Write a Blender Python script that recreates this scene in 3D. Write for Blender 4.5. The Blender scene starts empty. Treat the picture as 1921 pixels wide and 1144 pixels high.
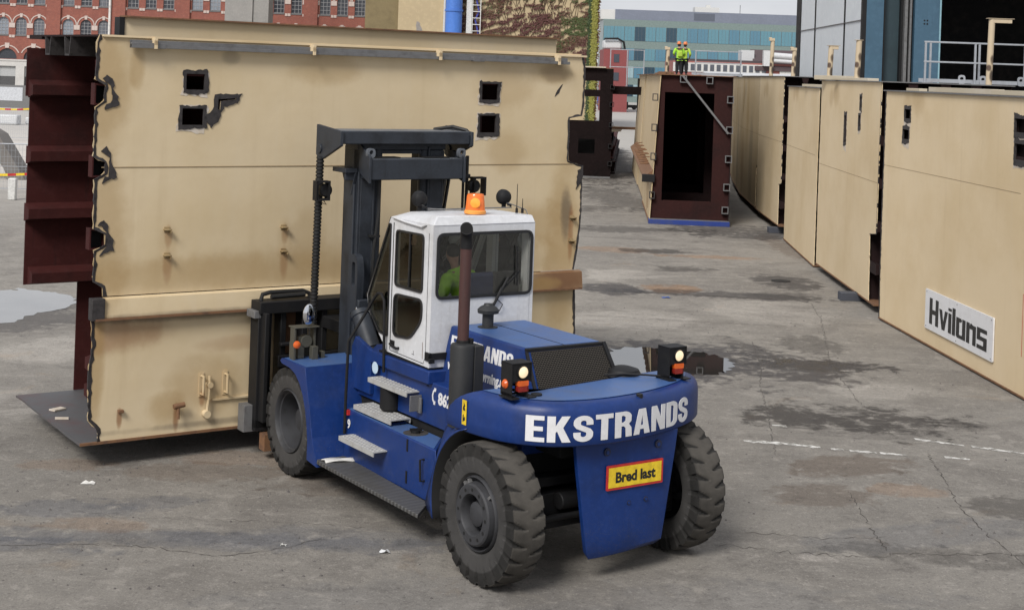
import bpy, bmesh, math, random
from mathutils import Vector, Matrix
random.seed(7)
S = bpy.context.scene
COL = S.collection
R = math.radians
PI = math.pi

# ------------------------------------------------------------------ camera, sky, sun, exposure
cam_d = bpy.data.cameras.new('camera')
cam = bpy.data.objects.new('camera', cam_d)
COL.objects.link(cam)
S.camera = cam
cam_d.sensor_fit = 'HORIZONTAL'
cam_d.sensor_width = 36.0
cam_d.lens = 2740.0 / 1921.0 * 36.0
ROLL = math.atan(.035)
cam.location = (0, 0, 5.3)
# level camera, rolled a touch; the frame is a low crop of a level view (vertical lens shift)
cam.rotation_euler = (Matrix.Rotation(R(90), 3, 'X') @ Matrix.Rotation(ROLL, 3, 'Z')).to_euler()
cam_d.shift_x = 0.0
cam_d.shift_y = -(572.0 - 136.0) / 1921.0
cam_d.clip_start = 0.1
cam_d.clip_end = 6000

SUN_EL, SUN_AZ = 43.0, 206.0     # azimuth measured from +Y, clockwise
w = bpy.data.worlds.new('World')
S.world = w
w.use_nodes = True
wt = w.node_tree
wt.nodes.clear()
wo = wt.nodes.new('ShaderNodeOutputWorld')
wb = wt.nodes.new('ShaderNodeBackground')
sky = wt.nodes.new('ShaderNodeTexSky')
sky.sky_type = 'NISHITA'
sky.sun_disc = False
sky.sun_elevation = R(SUN_EL)
sky.sun_rotation = R(SUN_AZ)
sky.air_density = 1.0
sky.dust_density = 3.0
wtc = wt.nodes.new('ShaderNodeTexCoord')
wmap = wt.nodes.new('ShaderNodeMapping')
wmap.inputs['Scale'].default_value = (1.2, 1.2, 3.5)
wn = wt.nodes.new('ShaderNodeTexNoise')
wn.inputs['Scale'].default_value = 2.2
wn.inputs['Detail'].default_value = 7
wn.inputs['Roughness'].default_value = .55
wr = wt.nodes.new('ShaderNodeValToRGB')       # cloud sheet: grey to bright
wr.color_ramp.elements[0].position = .33
wr.color_ramp.elements[0].color = (6.0, 6.2, 6.9, 1)
wr.color_ramp.elements[1].position = .62
wr.color_ramp.elements[1].color = (8.8, 8.9, 9.2, 1)
wm = wt.nodes.new('ShaderNodeMix')
wm.data_type = 'RGBA'
wm.inputs[0].default_value = .86
wt.links.new(wtc.outputs['Generated'], wmap.inputs[0])
wt.links.new(wmap.outputs[0], wn.inputs['Vector'])
wt.links.new(wn.outputs['Fac'], wr.inputs[0])
wt.links.new(sky.outputs[0], wm.inputs[6])
wt.links.new(wr.outputs[0], wm.inputs[7])
wt.links.new(wm.outputs[2], wb.inputs[0])
wb.inputs[1].default_value = .073
wt.links.new(wb.outputs[0], wo.inputs[0])

sd = bpy.data.lights.new('sun', 'SUN')
sd.energy = 2.5
sd.angle = R(20)
sd.color = (1.0, .965, .92)
sun = bpy.data.objects.new('sun', sd)
COL.objects.link(sun)
az = R(SUN_AZ)
sdir = Vector((math.sin(az) * math.cos(R(SUN_EL)), math.cos(az) * math.cos(R(SUN_EL)), math.sin(R(SUN_EL))))
sun.rotation_euler = sdir.to_track_quat('Z', 'Y').to_euler()
sun.location = (0, 0, 60)

S.view_settings.view_transform = 'Standard'
S.view_settings.look = 'None'
S.view_settings.exposure = 0.42
S.view_settings.gamma = 1.0

# ------------------------------------------------------------------ material helpers
class NT:
    def __init__(s, name):
        s.m = bpy.data.materials.new(name)
        s.m.use_nodes = True
        s.t = s.m.node_tree
        s.t.nodes.clear()
        s.out = s.t.nodes.new('ShaderNodeOutputMaterial')
        s.b = s.t.nodes.new('ShaderNodeBsdfPrincipled')
        s.t.links.new(s.b.outputs[0], s.out.inputs[0])
        s.tc = None
    def n(s, k): return s.t.nodes.new(k)
    def set(s, sock, v):
        if isinstance(v, bpy.types.NodeSocket): s.t.links.new(v, sock)
        elif isinstance(v, (tuple, list)) and len(v) == 3 and sock.type == 'RGBA': sock.default_value = (*v, 1)
        else: sock.default_value = v
    def coord(s, kind='Object'):
        if s.tc is None: s.tc = s.n('ShaderNodeTexCoord')
        return s.tc.outputs[kind]
    def world(s):
        return s.n('ShaderNodeNewGeometry').outputs['Position']
    def scale(s, v, sc):
        m = s.n('ShaderNodeMapping'); s.set(m.inputs[0], v); m.inputs['Scale'].default_value = sc
        return m.outputs[0]
    def noise(s, v, sc, det=4, ro=.55, dist=0):
        n = s.n('ShaderNodeTexNoise'); s.set(n.inputs['Vector'], v)
        n.inputs['Scale'].default_value = sc; n.inputs['Detail'].default_value = det
        n.inputs['Roughness'].default_value = ro; n.inputs['Distortion'].default_value = dist
        return n.outputs['Fac']
    def ramp(s, f, a, b, va=0., vb=1.):
        r = s.n('ShaderNodeMapRange'); r.interpolation_type = 'SMOOTHSTEP'
        s.set(r.inputs[0], f); r.inputs[1].default_value = a; r.inputs[2].default_value = b
        r.inputs[3].default_value = va; r.inputs[4].default_value = vb
        return r.outputs[0]
    def mix(s, f, a, b, mode='MIX'):
        m = s.n('ShaderNodeMix'); m.data_type = 'RGBA'; m.blend_type = mode
        s.set(m.inputs[0], f); s.set(m.inputs[6], a); s.set(m.inputs[7], b)
        return m.outputs[2]
    def math(s, op, a, b=0., c=0.):
        m = s.n('ShaderNodeMath'); m.operation = op
        s.set(m.inputs[0], a); s.set(m.inputs[1], b)
        if op in ('MULTIPLY_ADD',): s.set(m.inputs[2], c)
        return m.outputs[0]
    def sep(s, v):
        x = s.n('ShaderNodeSeparateXYZ'); s.set(x.inputs[0], v); return x.outputs
    def comb(s, x, y, z):
        c = s.n('ShaderNodeCombineXYZ'); s.set(c.inputs[0], x); s.set(c.inputs[1], y); s.set(c.inputs[2], z); return c.outputs[0]
    def bump(s, h, st=.3, d=.01):
        b = s.n('ShaderNodeBump'); s.set(b.inputs['Height'], h)
        b.inputs['Strength'].default_value = st; b.inputs['Distance'].default_value = d
        s.t.links.new(b.outputs[0], s.b.inputs['Normal'])
    def fin(s, col, rough, metal=0., spec=.5):
        s.set(s.b.inputs['Base Color'], col); s.set(s.b.inputs['Roughness'], rough)
        s.set(s.b.inputs['Metallic'], metal); s.b.inputs['Specular IOR Level'].default_value = spec
        return s.m
    def blob(s, x, y, wob, cx, cy, rx, ry, ang=0., soft=.5):
        """a ragged spot of its own shape round (cx,cy) on a surface"""
        dx = s.math('SUBTRACT', x, cx); dy = s.math('SUBTRACT', y, cy)
        ca, sa = math.cos(ang), math.sin(ang)
        u = s.math('ADD', s.math('MULTIPLY', dx, ca / rx), s.math('MULTIPLY', dy, sa / rx))
        v = s.math('ADD', s.math('MULTIPLY', dx, -sa / ry), s.math('MULTIPLY', dy, ca / ry))
        d = s.math('ADD', s.math('MULTIPLY', u, u), s.math('MULTIPLY', v, v))
        d = s.math('ADD', d, wob)
        return s.ramp(d, 1 - soft, 1 + soft, 1., 0.)

def paint(name, base, rough=.45, dirt=(.06, .05, .04), amount=.35, sc=2.5, bump=.08, metal=0., streak=True, spec=.5, chips=False):
    m = NT(name)
    c = m.coord()
    v1 = m.noise(c, sc, 6, .6)
    v2 = m.noise(c, sc * 9, 5, .65)
    st = m.noise(m.scale(c, (9, 9, .7)), 1.6, 5, .6) if streak else v2
    f = m.math('MULTIPLY', m.ramp(v1, .42, .78), amount)
    col = m.mix(f, base, dirt)
    col = m.mix(m.math('MULTIPLY', m.ramp(st, .55, .8), amount * .7), col, dirt)
    col = m.mix(m.math('MULTIPLY', m.ramp(v2, .35, .65, -1, 1), .10), col, tuple(min(1, x * 1.9 + .02) for x in base))
    if chips:
        ds = m.noise(c, .9, 6, .68, .8)
        mud = m.math('MULTIPLY', m.ramp(m.sep(c)[2], 1.0, .3), m.ramp(m.noise(c, 55, 6, .75), .50, .68))
        col = m.mix(m.math('MULTIPLY', mud, .38), col, (.085, .078, .07))
        col = m.mix(m.math('MULTIPLY', m.ramp(ds, .48, .72), .09), col, (.13, .13, .135))
        sp = m.noise(c, 70, 3, .6); ar = m.noise(c, 5, 4, .6)
        col = m.mix(m.math('MULTIPLY', m.ramp(sp, .70, .76), m.math('MULTIPLY', m.ramp(ar, .48, .62), .55)), col, (.30, .31, .33))
    r = m.math('ADD', rough - .08, m.math('MULTIPLY', v2, .25))
    m.bump(v2, bump, .004)
    return m.fin(col, r, metal, spec)

def flat(name, base, rough=.5, metal=0., emit=None, es=1.):
    m = NT(name)
    c = m.coord()
    n = m.noise(c, 14, 4)
    col = m.mix(m.ramp(n, .3, .75), base, tuple(x * .72 for x in base))
    if emit:
        m.set(m.b.inputs['Emission Color'], emit); m.b.inputs['Emission Strength'].default_value = es
    return m.fin(col, rough, metal)

def glass(name, tint, refl=.10, mixf=.5):
    m = NT(name)
    t = m.n('ShaderNodeBsdfTransparent'); t.inputs[0].default_value = (*tint, 1)
    g = m.n('ShaderNodeBsdfGlossy'); g.inputs['Roughness'].default_value = .03; g.inputs[0].default_value = (.9, .93, .95, 1)
    lw = m.n('ShaderNodeFresnel'); lw.inputs[0].default_value = 1.45
    mx = m.n('ShaderNodeMixShader')
    m.t.links.new(lw.outputs[0], mx.inputs[0]); m.t.links.new(t.outputs[0], mx.inputs[1]); m.t.links.new(g.outputs[0], mx.inputs[2])
    m.t.links.new(mx.outputs[0], m.out.inputs[0])
    return m.m

def steel_paint(name, base, spots=(), seed=0.):
    """old cream paint on cut girder plate: chalky, rust bleeding, soot; spots = (x, z, rx, rz, colour, strength)"""
    m = NT(name)
    c0 = m.coord()
    mp = m.n('ShaderNodeMapping'); m.set(mp.inputs[0], c0); mp.inputs['Location'].default_value = (seed, seed * .7, 0)
    c = mp.outputs[0]
    big = m.noise(c, .45, 5, .6)
    mid = m.noise(c, 2.2, 6, .62)
    fine = m.noise(c, 26, 5, .7)
    stre = m.noise(m.scale(c, (2.6, 2.6, .12)), 1.5, 6, .62)
    col = m.mix(m.ramp(big, .35, .68), base, tuple(x * y for x, y in zip(base, (.90, .87, .80))))
    col = m.mix(m.math('MULTIPLY', m.ramp(stre, .52, .80), .16), col, (.30, .20, .09))
    col = m.mix(m.math('MULTIPLY', m.ramp(stre, .47, .25), .12), col, (.56, .50, .40))
    col = m.mix(m.math('MULTIPLY', m.ramp(mid, .62, .80), .12), col, (.24, .17, .09))
    col = m.mix(m.math('MULTIPLY', m.ramp(fine, .70, .76), .6), col, (.10, .06, .04))
    col = m.mix(m.math('MULTIPLY', fine, .10), col, (.62, .55, .42))
    xyz = m.sep(c0)
    wob = m.math('MULTIPLY', m.math('SUBTRACT', mid, .5), 2.4)
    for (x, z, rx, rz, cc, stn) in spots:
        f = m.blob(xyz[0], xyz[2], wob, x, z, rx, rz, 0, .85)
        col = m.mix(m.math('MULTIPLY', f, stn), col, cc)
    m.bump(m.math('ADD', m.math('MULTIPLY', big, 6), m.math('MULTIPLY', fine, .22)), .16, .025)
    return m.fin(col, m.math('ADD', .5, m.math('MULTIPLY', mid, .25)), 0., .35)

RUST = (.22, .085, .025); SOOT = (.055, .045, .04); OCH = (.33, .21, .08); PALE = (.55, .53, .50)
CREAM = (.61, .498, .328)
M = {}
M['cream'] = steel_paint('cream_steel', CREAM, (
    (.1, 1.35, .85, .22, RUST, .55), (.02, 1.2, .12, 1.0, OCH, .6), (.05, 2.6, .35, .9, OCH, .5), (.05, 4.5, .3, .8, OCH, .55),
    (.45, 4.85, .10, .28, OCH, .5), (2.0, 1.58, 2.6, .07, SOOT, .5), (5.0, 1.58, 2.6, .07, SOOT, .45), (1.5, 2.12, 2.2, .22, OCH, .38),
    (4.6, 2.2, 3.4, .30, OCH, .34), (6.9, 2.6, .6, .35, OCH, .5), (7.15, 4.95, .28, .12, SOOT, .5), (7.1, 4.95, .5, .15, OCH, .4),
    (6.2, 4.7, .5, .35, OCH, .35), (3.2, 4.9, .5, .22, OCH, .4), (1.55, .65, .5, .35, OCH, .4), (1.0, .35, .25, .2, OCH, .5),
    (6.3, 3.75, .35, .3, OCH, .35), (7.4, 2.2, .3, 1.4, OCH, .5), (7.45, 2.75, .1, .4, SOOT, .6), (3.0, 2.5, .3, .4, OCH, .3),
    (.95, 2.62, .05, .14, RUST, .5), (2.63, 2.60, .05, .14, RUST, .5), (.95, 2.24, .06, .20, RUST, .45), (2.63, 2.22, .06, .20, RUST, .45), (.95, 2.5, .12, .3, OCH, .25), (2.63, 2.5, .12, .3, OCH, .25), (1.14, .22, .04, .16, RUST, .7), (.37, .28, .035, .12, RUST, .7), (7.55, 2.45, .05, .4, RUST, .6), (1.5, .44, .04, .12, RUST, .6), (3.3, 3.9, .03, .08, SOOT, .5), (1.75, 5.02, .12, .10, SOOT, .35), (4.4, .1, 4, .05, SOOT, .5), (2.0, 1.15, .55, .1, RUST, .3)))
M['cream_row'] = steel_paint('cream_row_steel', (.66, .530, .345), ((1.5, 4.9, .25, .25, OCH, .3), (2.2, 5.0, .4, .3, OCH, .35)), 3.3)
M['cream_old'] = steel_paint('cream_rusty_steel', (.50, .39, .24), ((1., 4.9, .35, 1.2, OCH, .5), (3.1, 4.3, .5, 1.6, OCH, .45), (1.2, 1.5, .6, 1.4, RUST, .3), (5., 2., .7, 2., SOOT, .3)), 8.1)
M['seam'] = paint('painted_weld', (.27, .20, .115), .7, (.15, .09, .05), .5, 3)
M['plank'] = steel_paint('weathered_plank', (.50, .45, .36), (), 5.)
M['primer'] = paint('red_brown_primer', (.046, .010, .009), .7, (.010, .006, .006), .7, 1.2, .1, 0., True, .2)
M['primer_box'] = paint('box_end_primer', (.028, .008, .007), .75, (.010, .005, .005), .7, 1.0, .1, 0., True, .2)
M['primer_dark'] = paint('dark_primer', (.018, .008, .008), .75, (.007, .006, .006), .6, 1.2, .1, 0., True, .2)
M['burnt'] = paint('torch_burnt_steel', (.040, .035, .035), .62, (.008, .007, .007), 1.0, 16, .9, .2, False)
M['ground_steel'] = paint('bare_ground_steel', (.54, .48, .41), .6, (.42, .33, .21), .8, 10, .2, .0, False)
M['galv'] = paint('galvanised_steel', (.15, .15, .152), .55, (.07, .065, .06), .6, 8, .15, .2)
M['railing'] = paint('galvanised_railing', (.36, .38, .41), .45, (.22, .22, .22), .4, 9, .1, .4)
M['rusty'] = paint('rusty_steel', (.17, .085, .04), .75, (.05, .03, .025), .7, 8, .4, 0., False)
M['timber'] = paint('old_timber', (.20, .15, .10), .85, (.06, .05, .04), .6, 3, .4)
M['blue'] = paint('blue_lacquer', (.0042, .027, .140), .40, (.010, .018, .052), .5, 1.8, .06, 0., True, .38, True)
M['blue_sheen'] = paint('blue_sky_sheen_top', (.046, .105, .265), .40, (.075, .095, .150), .6, 3.2, .08, 0., False, .5, True)  # lighter blue paints in the sky reflected off the upper faces
M['white_cab'] = paint('white_cab_paint', (.57, .58, .60), .42, (.30, .28, .25), .42, 2.2, .05)
M['mast'] = paint('dark_grey_mast_paint', (.026, .031, .040), .48, (.008, .008, .009), .7, 3, .1, 0., True, .35)
M['mast_top'] = paint('lighter_grey_mast_paint', (.11, .122, .14), .45, (.03, .03, .03), .6, 5, .12)  # lighter grey for the mast's upper faces and lifting eyes
M['black'] = paint('black_painted_steel', (.008, .008, .009), .55, (.018, .017, .015), .4, 6, .08, 0., True, .3)
M['frame_black'] = paint('black_frame_steel', (.010, .006, .006), .85, (.004, .003, .003), .6, 1.2, .1, 0., True, .1)  # near-black steel for frames and the sheets behind holes
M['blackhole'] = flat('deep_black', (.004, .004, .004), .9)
M['rubber_seal'] = flat('rubber_seal', (.012, .012, .013), .55)
M['hose'] = flat('black_hose', (.012, .012, .012), .6)
M['rim'] = paint('dusty_rim_grey', (.030, .031, .035), .6, (.012, .011, .011), .6, 9, .2)
M['chrome'] = flat('chromed_rod', (.75, .75, .75), .15, 1.)
M['tread_plate'] = paint('aluminium_step', (.40, .40, .39), .5, (.22, .20, .18), .45, 9, .15, .15)
M['exhaust'] = paint('rusted_exhaust', (.055, .021, .018), .6, (.02, .012, .012), .5, 5, .25)
M['muffler'] = paint('matt_black_muffler', (.016, .017, .018), .55, (.035, .03, .028), .3, 5, .1)
M['letter'] = paint('white_vinyl', (.66, .66, .67), .45, (.45, .44, .43), .3, 6, .02)
M['letter_black'] = flat('black_vinyl', (.012, .012, .012), .5)
M['yellow'] = flat('yellow_sign', (.78, .55, .025), .45)
M['red'] = flat('red_reflective', (.50, .03, .025), .4)
M['orange'] = flat('orange_lens', (.62, .11, .02), .25, 0., (.9, .16, .02), .05)
M['beacon'] = flat('amber_beacon_lens', (.80, .17, .03), .2, 0., (1., .22, .03), .10)
M['beacon_core'] = flat('beacon_core', (.95, .34, .05), .25, 0., (1., .4, .05), .25)
M['redlens'] = flat('red_lens', (.25, .02, .015), .25)
M['lamp'] = flat('lit_lamp_glass', (.55, .5, .42), .3, 0., (1., .76, .42), .55)
M['glass'] = glass('tinted_cab_glass', (.70, .70, .66))
M['glass_clear'] = glass('cab_window_glass', (.88, .88, .86))
M['seat'] = flat('dark_blue_seat', (.01, .016, .05), .8)
M['interior'] = flat('dark_interior', (.012, .012, .013), .8)
M['hivis'] = paint('hi_vis_green', (.34, .66, .05), .8, (.16, .34, .03), .5, 12, .2)
M['hivis2'] = paint('hi_vis_yellow_green', (.38, .55, .06), .8, (.16, .26, .05), .5, 9, .2)
M['skin'] = flat('skin', (.42, .24, .17), .55)
M['hair'] = flat('dark_hair', (.012, .009, .008), .7)
M['trousers'] = flat('dark_trousers', (.010, .010, .013), .85)
M['helmet'] = flat('orange_helmet', (.72, .22, .07), .35)
M['glove'] = flat('grey_glove', (.13, .14, .16), .8)
M['cloth'] = flat('white_rag', (.62, .61, .58), .85)
M['post'] = steel_paint('cream_rusty_post', (.50, .41, .29), ((.05, .22, .06, .13, (.03, .02, .018), .9), (-.03, .42, .05, .07, (.05, .025, .02), .9), (.05, .62, .05, .10, (.04, .02, .016), .8)), 2.)
M['tarp'] = flat('white_tarpaulin', (.60, .61, .62), .6)
M['cont_blue'] = flat('blue_container_paint', (.02, .10, .42), .5)
M['plastic_white'] = flat('white_plastic', (.62, .62, .60), .5)

def tyre_mat():
    m = NT('dusty_tyre_rubber')
    c = m.coord()
    n1 = m.noise(c, 3.5, 6, .65); n2 = m.noise(c, 38, 4, .7)
    # trodden surface carries dry dust, grooves stay black: split by radius from the wheel axis
    xyz = m.sep(c)
    rr = m.math('SQRT', m.math('ADD', m.math('MULTIPLY', xyz[1], xyz[1]), m.math('MULTIPLY', xyz[2], xyz[2])))
    top = m.ramp(rr, .706, .721)
    side = m.math('MULTIPLY', m.ramp(rr, .590, .570), .8)
    col = m.mix(m.ramp(n1, .3, .7), (.010, .010, .010), (.022, .021, .020))
    col = m.mix(m.math('MULTIPLY', top, m.ramp(n1, .2, .75, .35, .9)), col, (.088, .080, .069))
    col = m.mix(m.math('MULTIPLY', side, m.ramp(n1, .2, .8, .5, 1.)), col, (.066, .064, .063))
    col = m.mix(m.math('MULTIPLY', n2, .25), col, (.05, .047, .042))
    m.bump(n2, .35, .006)
    return m.fin(col, .88, 0., .25)
M['tyre'] = tyre_mat()

def grating_mat():
    m = NT('checker_plate')
    c = m.coord()
    w1 = m.n('ShaderNodeTexWave'); m.set(w1.inputs[0], m.scale(c, (1, 1, 0))); w1.inputs['Scale'].default_value = 8; w1.bands_direction = 'DIAGONAL'
    n = m.noise(c, 4, 5)
    col = m.mix(m.ramp(w1.outputs['Fac'], .35, .75), (.055, .055, .055), (.13, .13, .13))
    col = m.mix(m.math('MULTIPLY', m.ramp(n, .4, .7), .6), col, (.08, .075, .065))
    m.bump(w1.outputs['Fac'], .6, .006)
    return m.fin(col, .55, .3)
M['checker'] = grating_mat()

def grille_mat():
    m = NT('radiator_mesh')
    c = m.coord()
    b = m.n('ShaderNodeTexBrick'); m.set(b.inputs[0], m.comb(m.sep(c)[0], m.sep(c)[2], 0.))
    b.inputs['Scale'].default_value = 14; b.inputs['Mortar Size'].default_value = .05
    b.inputs['Color1'].default_value = (.006, .006, .006, 1); b.inputs['Color2'].default_value = (.009, .008, .008, 1); b.inputs['Mortar'].default_value = (.060, .054, .046, 1)
    m.bump(b.outputs['Fac'], .8, .006)
    return m.fin(b.outputs[0], .85, 0., .1)
M['grille'] = grille_mat()

# ------------------------------------------------------------------ mesh helpers
def sharp(me, ang=35):
    for p in me.polygons: p.use_smooth = True
    me.set_sharp_from_angle(angle=R(ang))

class MB:
    def __init__(s): s.b = bmesh.new()
    def face(s, pts):
        return s.b.faces.new([s.b.verts.new(p) for p in pts])
    def box(s, x0, x1, y0, y1, z0, z1, mtx=None):
        v = [(x0, y0, z0), (x1, y0, z0), (x1, y1, z0), (x0, y1, z0), (x0, y0, z1), (x1, y0, z1), (x1, y1, z1), (x0, y1, z1)]
        if mtx is not None: v = [mtx @ Vector(p) for p in v]
        v = [s.b.verts.new(p) for p in v]
        for f in ((0, 3, 2, 1), (4, 5, 6, 7), (0, 1, 5, 4), (1, 2, 6, 5), (2, 3, 7, 6), (3, 0, 4, 7)):
            s.b.faces.new([v[i] for i in f])
        return s
    def bar(s, p, q, wd, ht, up=(0, 0, 1)):
        p, q = Vector(p), Vector(q); d = (q - p); L = d.length; d.normalize()
        up = Vector(up)
        if abs(d.dot(up)) > .98: up = Vector((0, 1, 0))
        x = d.cross(up).normalized(); z = x.cross(d).normalized()
        m = Matrix(((x.x, d.x, z.x, p.x), (x.y, d.y, z.y, p.y), (x.z, d.z, z.z, p.z), (0, 0, 0, 1)))
        return s.box(-wd / 2, wd / 2, 0, L, -ht / 2, ht / 2, m)
    def cyl(s, p, q, r0, r1=None, n=20):
        r1 = r0 if r1 is None else r1
        return s.lathe(p, q, [(0, 0), (r0, 0), (r1, 1), (0, 1)], n, rel=True)
    def lathe(s, p, q, prof, n=24, rel=False):
        """prof = [(radius, distance along p->q)]"""
        p, q = Vector(p), Vector(q); d = q - p; L = d.length; d.normalize()
        a = Vector((0, 0, 1)) if abs(d.z) < .9 else Vector((1, 0, 0))
        x = d.cross(a).normalized(); y = d.cross(x)
        rings = []
        for (r, h) in prof:
            o = p + d * (h * L if rel else h)
            if r < 1e-6: rings.append([s.b.verts.new(o)])
            else: rings.append([s.b.verts.new(o + (x * math.cos(2 * PI * i / n) + y * math.sin(2 * PI * i / n)) * r) for i in range(n)])
        for A, B in zip(rings, rings[1:]):
            for i in range(n):
                j = (i + 1) % n
                if len(A) == 1 and len(B) == 1: continue
                if len(A) == 1: s.b.faces.new((A[0], B[i], B[j]))
                elif len(B) == 1: s.b.faces.new((A[i], B[0], A[j]))
                else: s.b.faces.new((A[i], B[i], B[j], A[j]))
        return s
    def tube(s, pts, r, n=8):
        pts = [Vector(p) for p in pts]
        prev = None; x = None
        for i, p in enumerate(pts):
            t = (pts[min(i + 1, len(pts) - 1)] - pts[max(i - 1, 0)]).normalized()
            if x is None:
                a = Vector((0, 0, 1)) if abs(t.z) < .9 else Vector((1, 0, 0))
                x = t.cross(a).normalized()
            else:
                x = (x - t * x.dot(t)).normalized()
            y = t.cross(x)
            rr = r[i] if isinstance(r, (list, tuple)) else r
            ring = [s.b.verts.new(p + (x * math.cos(2 * PI * k / n) + y * math.sin(2 * PI * k / n)) * rr) for k in range(n)]
            if prev:
                for k in range(n): s.b.faces.new((prev[k], prev[(k + 1) % n], ring[(k + 1) % n], ring[k]))
            else: s.b.faces.new(ring[::-1])
            prev = ring
        s.b.faces.new(prev)
        return s
    def prism(s, poly, fn, a, b):
        """closed outline poly [(u,v)] extruded from a to b; fn(u,v,w) -> xyz"""
        A = [s.b.verts.new(fn(u, v, a)) for u, v in poly]
        B = [s.b.verts.new(fn(u, v, b)) for u, v in poly]
        n = len(poly)
        s.b.faces.new(A); s.b.faces.new(B[::-1])
        for i in range(n): s.b.faces.new((A[i], B[i], B[(i + 1) % n], A[(i + 1) % n]))
        return s
    def grid(s, P):
        V = [[s.b.verts.new(p) for p in row] for row in P]
        for a, b in zip(V, V[1:]):
            for i in range(len(a) - 1): s.b.faces.new((a[i], a[i + 1], b[i + 1], b[i]))
        return s
    def add(s, me, mtx):
        k = len(s.b.verts); s.b.from_mesh(me); s.b.verts.ensure_lookup_table()
        for v in s.b.verts[k:]: v.co = mtx @ v.co
        return s
    def build(s, name, mat, parent=None, bevel=0., smooth=None, solid=0., loc=None, tri=False):
        bmesh.ops.recalc_face_normals(s.b, faces=s.b.faces[:])
        me = bpy.data.meshes.new(name); s.b.to_mesh(me); s.b.free()
        me.materials.append(mat if not isinstance(mat, str) else M[mat])
        if smooth is None: smooth = 35
        if smooth: sharp(me, smooth)
        o = bpy.data.objects.new(name, me); COL.objects.link(o)
        if parent is not None: o.parent = parent
        if loc is not None: o.location = loc
        if solid:
            md = o.modifiers.new('thick', 'SOLIDIFY'); md.thickness = solid; md.offset = 0
        if bevel:
            md = o.modifiers.new('edge', 'BEVEL'); md.width = bevel; md.segments = 2; md.limit_method = 'ANGLE'; md.angle_limit = R(40)
            md.harden_normals = False
        return o

def fill(polys, th):
    """flat plate mesh from outlines; inner outlines are holes. Lies in XY, from z=0 to z=th"""
    cu = bpy.data.curves.new('plate', 'CURVE'); cu.dimensions = '2D'; cu.fill_mode = 'BOTH'; cu.extrude = th / 2
    for p in polys:
        sp = cu.splines.new('POLY'); sp.points.add(len(p) - 1); sp.use_cyclic_u = True
        for i, (x, y) in enumerate(p): sp.points[i].co = (x, y, 0, 1)
    o = bpy.data.objects.new('plate', cu)
    me = bpy.data.meshes.new_from_object(o)
    bpy.data.objects.remove(o); bpy.data.curves.remove(cu)
    for v in me.vertices: v.co.z += th / 2
    return me

def pierced(outline, holes, th):
    """wall plate with openings, by constrained triangulation; in XY from z=0 to th"""
    from mathutils.geometry import delaunay_2d_cdt
    V, Eg = [], []
    for p in [outline] + holes:
        k = len(V); n = len(p); V += [Vector(q) for q in p]; Eg += [(k + i, k + (i + 1) % n) for i in range(n)]
    vs, es, fs, *_ = delaunay_2d_cdt(V, Eg, [], 0, 1e-6)
    b = bmesh.new()
    A = [b.verts.new((v.x, v.y, th)) for v in vs]; B = [b.verts.new((v.x, v.y, 0)) for v in vs]
    def inside(q, poly):
        c = False; n = len(poly)
        for i in range(n):
            (x0, y0), (x1, y1) = poly[i], poly[(i + 1) % n]
            if (y0 > q[1]) != (y1 > q[1]) and q[0] < (x1 - x0) * (q[1] - y0) / (y1 - y0) + x0: c = not c
        return c
    cnt = {}
    for f in fs:
        q = (sum(vs[i].x for i in f) / len(f), sum(vs[i].y for i in f) / len(f))
        if not inside(q, outline) or any(inside(q, h) for h in holes): continue
        b.faces.new([A[i] for i in f]); b.faces.new([B[i] for i in reversed(f)])
        for i in range(len(f)):
            e = (f[i], f[(i + 1) % len(f)]); cnt[e] = 1
    for (i, j) in cnt:
        if (j, i) not in cnt: b.faces.new((A[i], B[i], B[j], A[j]))
    me = bpy.data.meshes.new('plate'); b.to_mesh(me); b.free()
    return me

def text_mesh(txt, size, th, bold=0., sx=1., space=1.):
    cu = bpy.data.curves.new('text', 'FONT'); cu.body = txt; cu.size = size; cu.extrude = th / 2; cu.offset = bold; cu.space_character = space
    cu.resolution_u = 3
    o = bpy.data.objects.new('text', cu)
    me = bpy.data.meshes.new_from_object(o)
    bpy.data.objects.remove(o); bpy.data.curves.remove(cu)
    for v in me.vertices: v.co.x *= sx; v.co.z += th / 2
    return me

def frame(o, ax, ay, az):
    """matrix taking X,Y,Z to the three given axes at origin o"""
    ax, ay, az = Vector(ax), Vector(ay), Vector(az)
    return Matrix(((ax.x, ay.x, az.x, o[0]), (ax.y, ay.y, az.y, o[1]), (ax.z, ay.z, az.z, o[2]), (0, 0, 0, 1)))

def facing_rear(x, y, z):     # plate drawn in (x,z), its thickness growing toward -y
    return frame((x, y, z), (1, 0, 0), (0, 0, 1), (0, -1, 0))

def ragged(pts, step=.09, amp=.012, rnd=None):
    """torch-cut outline: points resampled and jittered"""
    rnd = rnd or random
    out = []
    n = len(pts)
    for i in range(n):
        a, b = pts[i], pts[(i + 1) % n]
        L = math.hypot(b[0] - a[0], b[1] - a[1]); k = max(1, int(L / step))
        for j in range(k):
            t = j / k
            out.append((a[0] + (b[0] - a[0]) * t + rnd.uniform(-amp, amp), a[1] + (b[1] - a[1]) * t + rnd.uniform(-amp, amp)))
    return out

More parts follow.
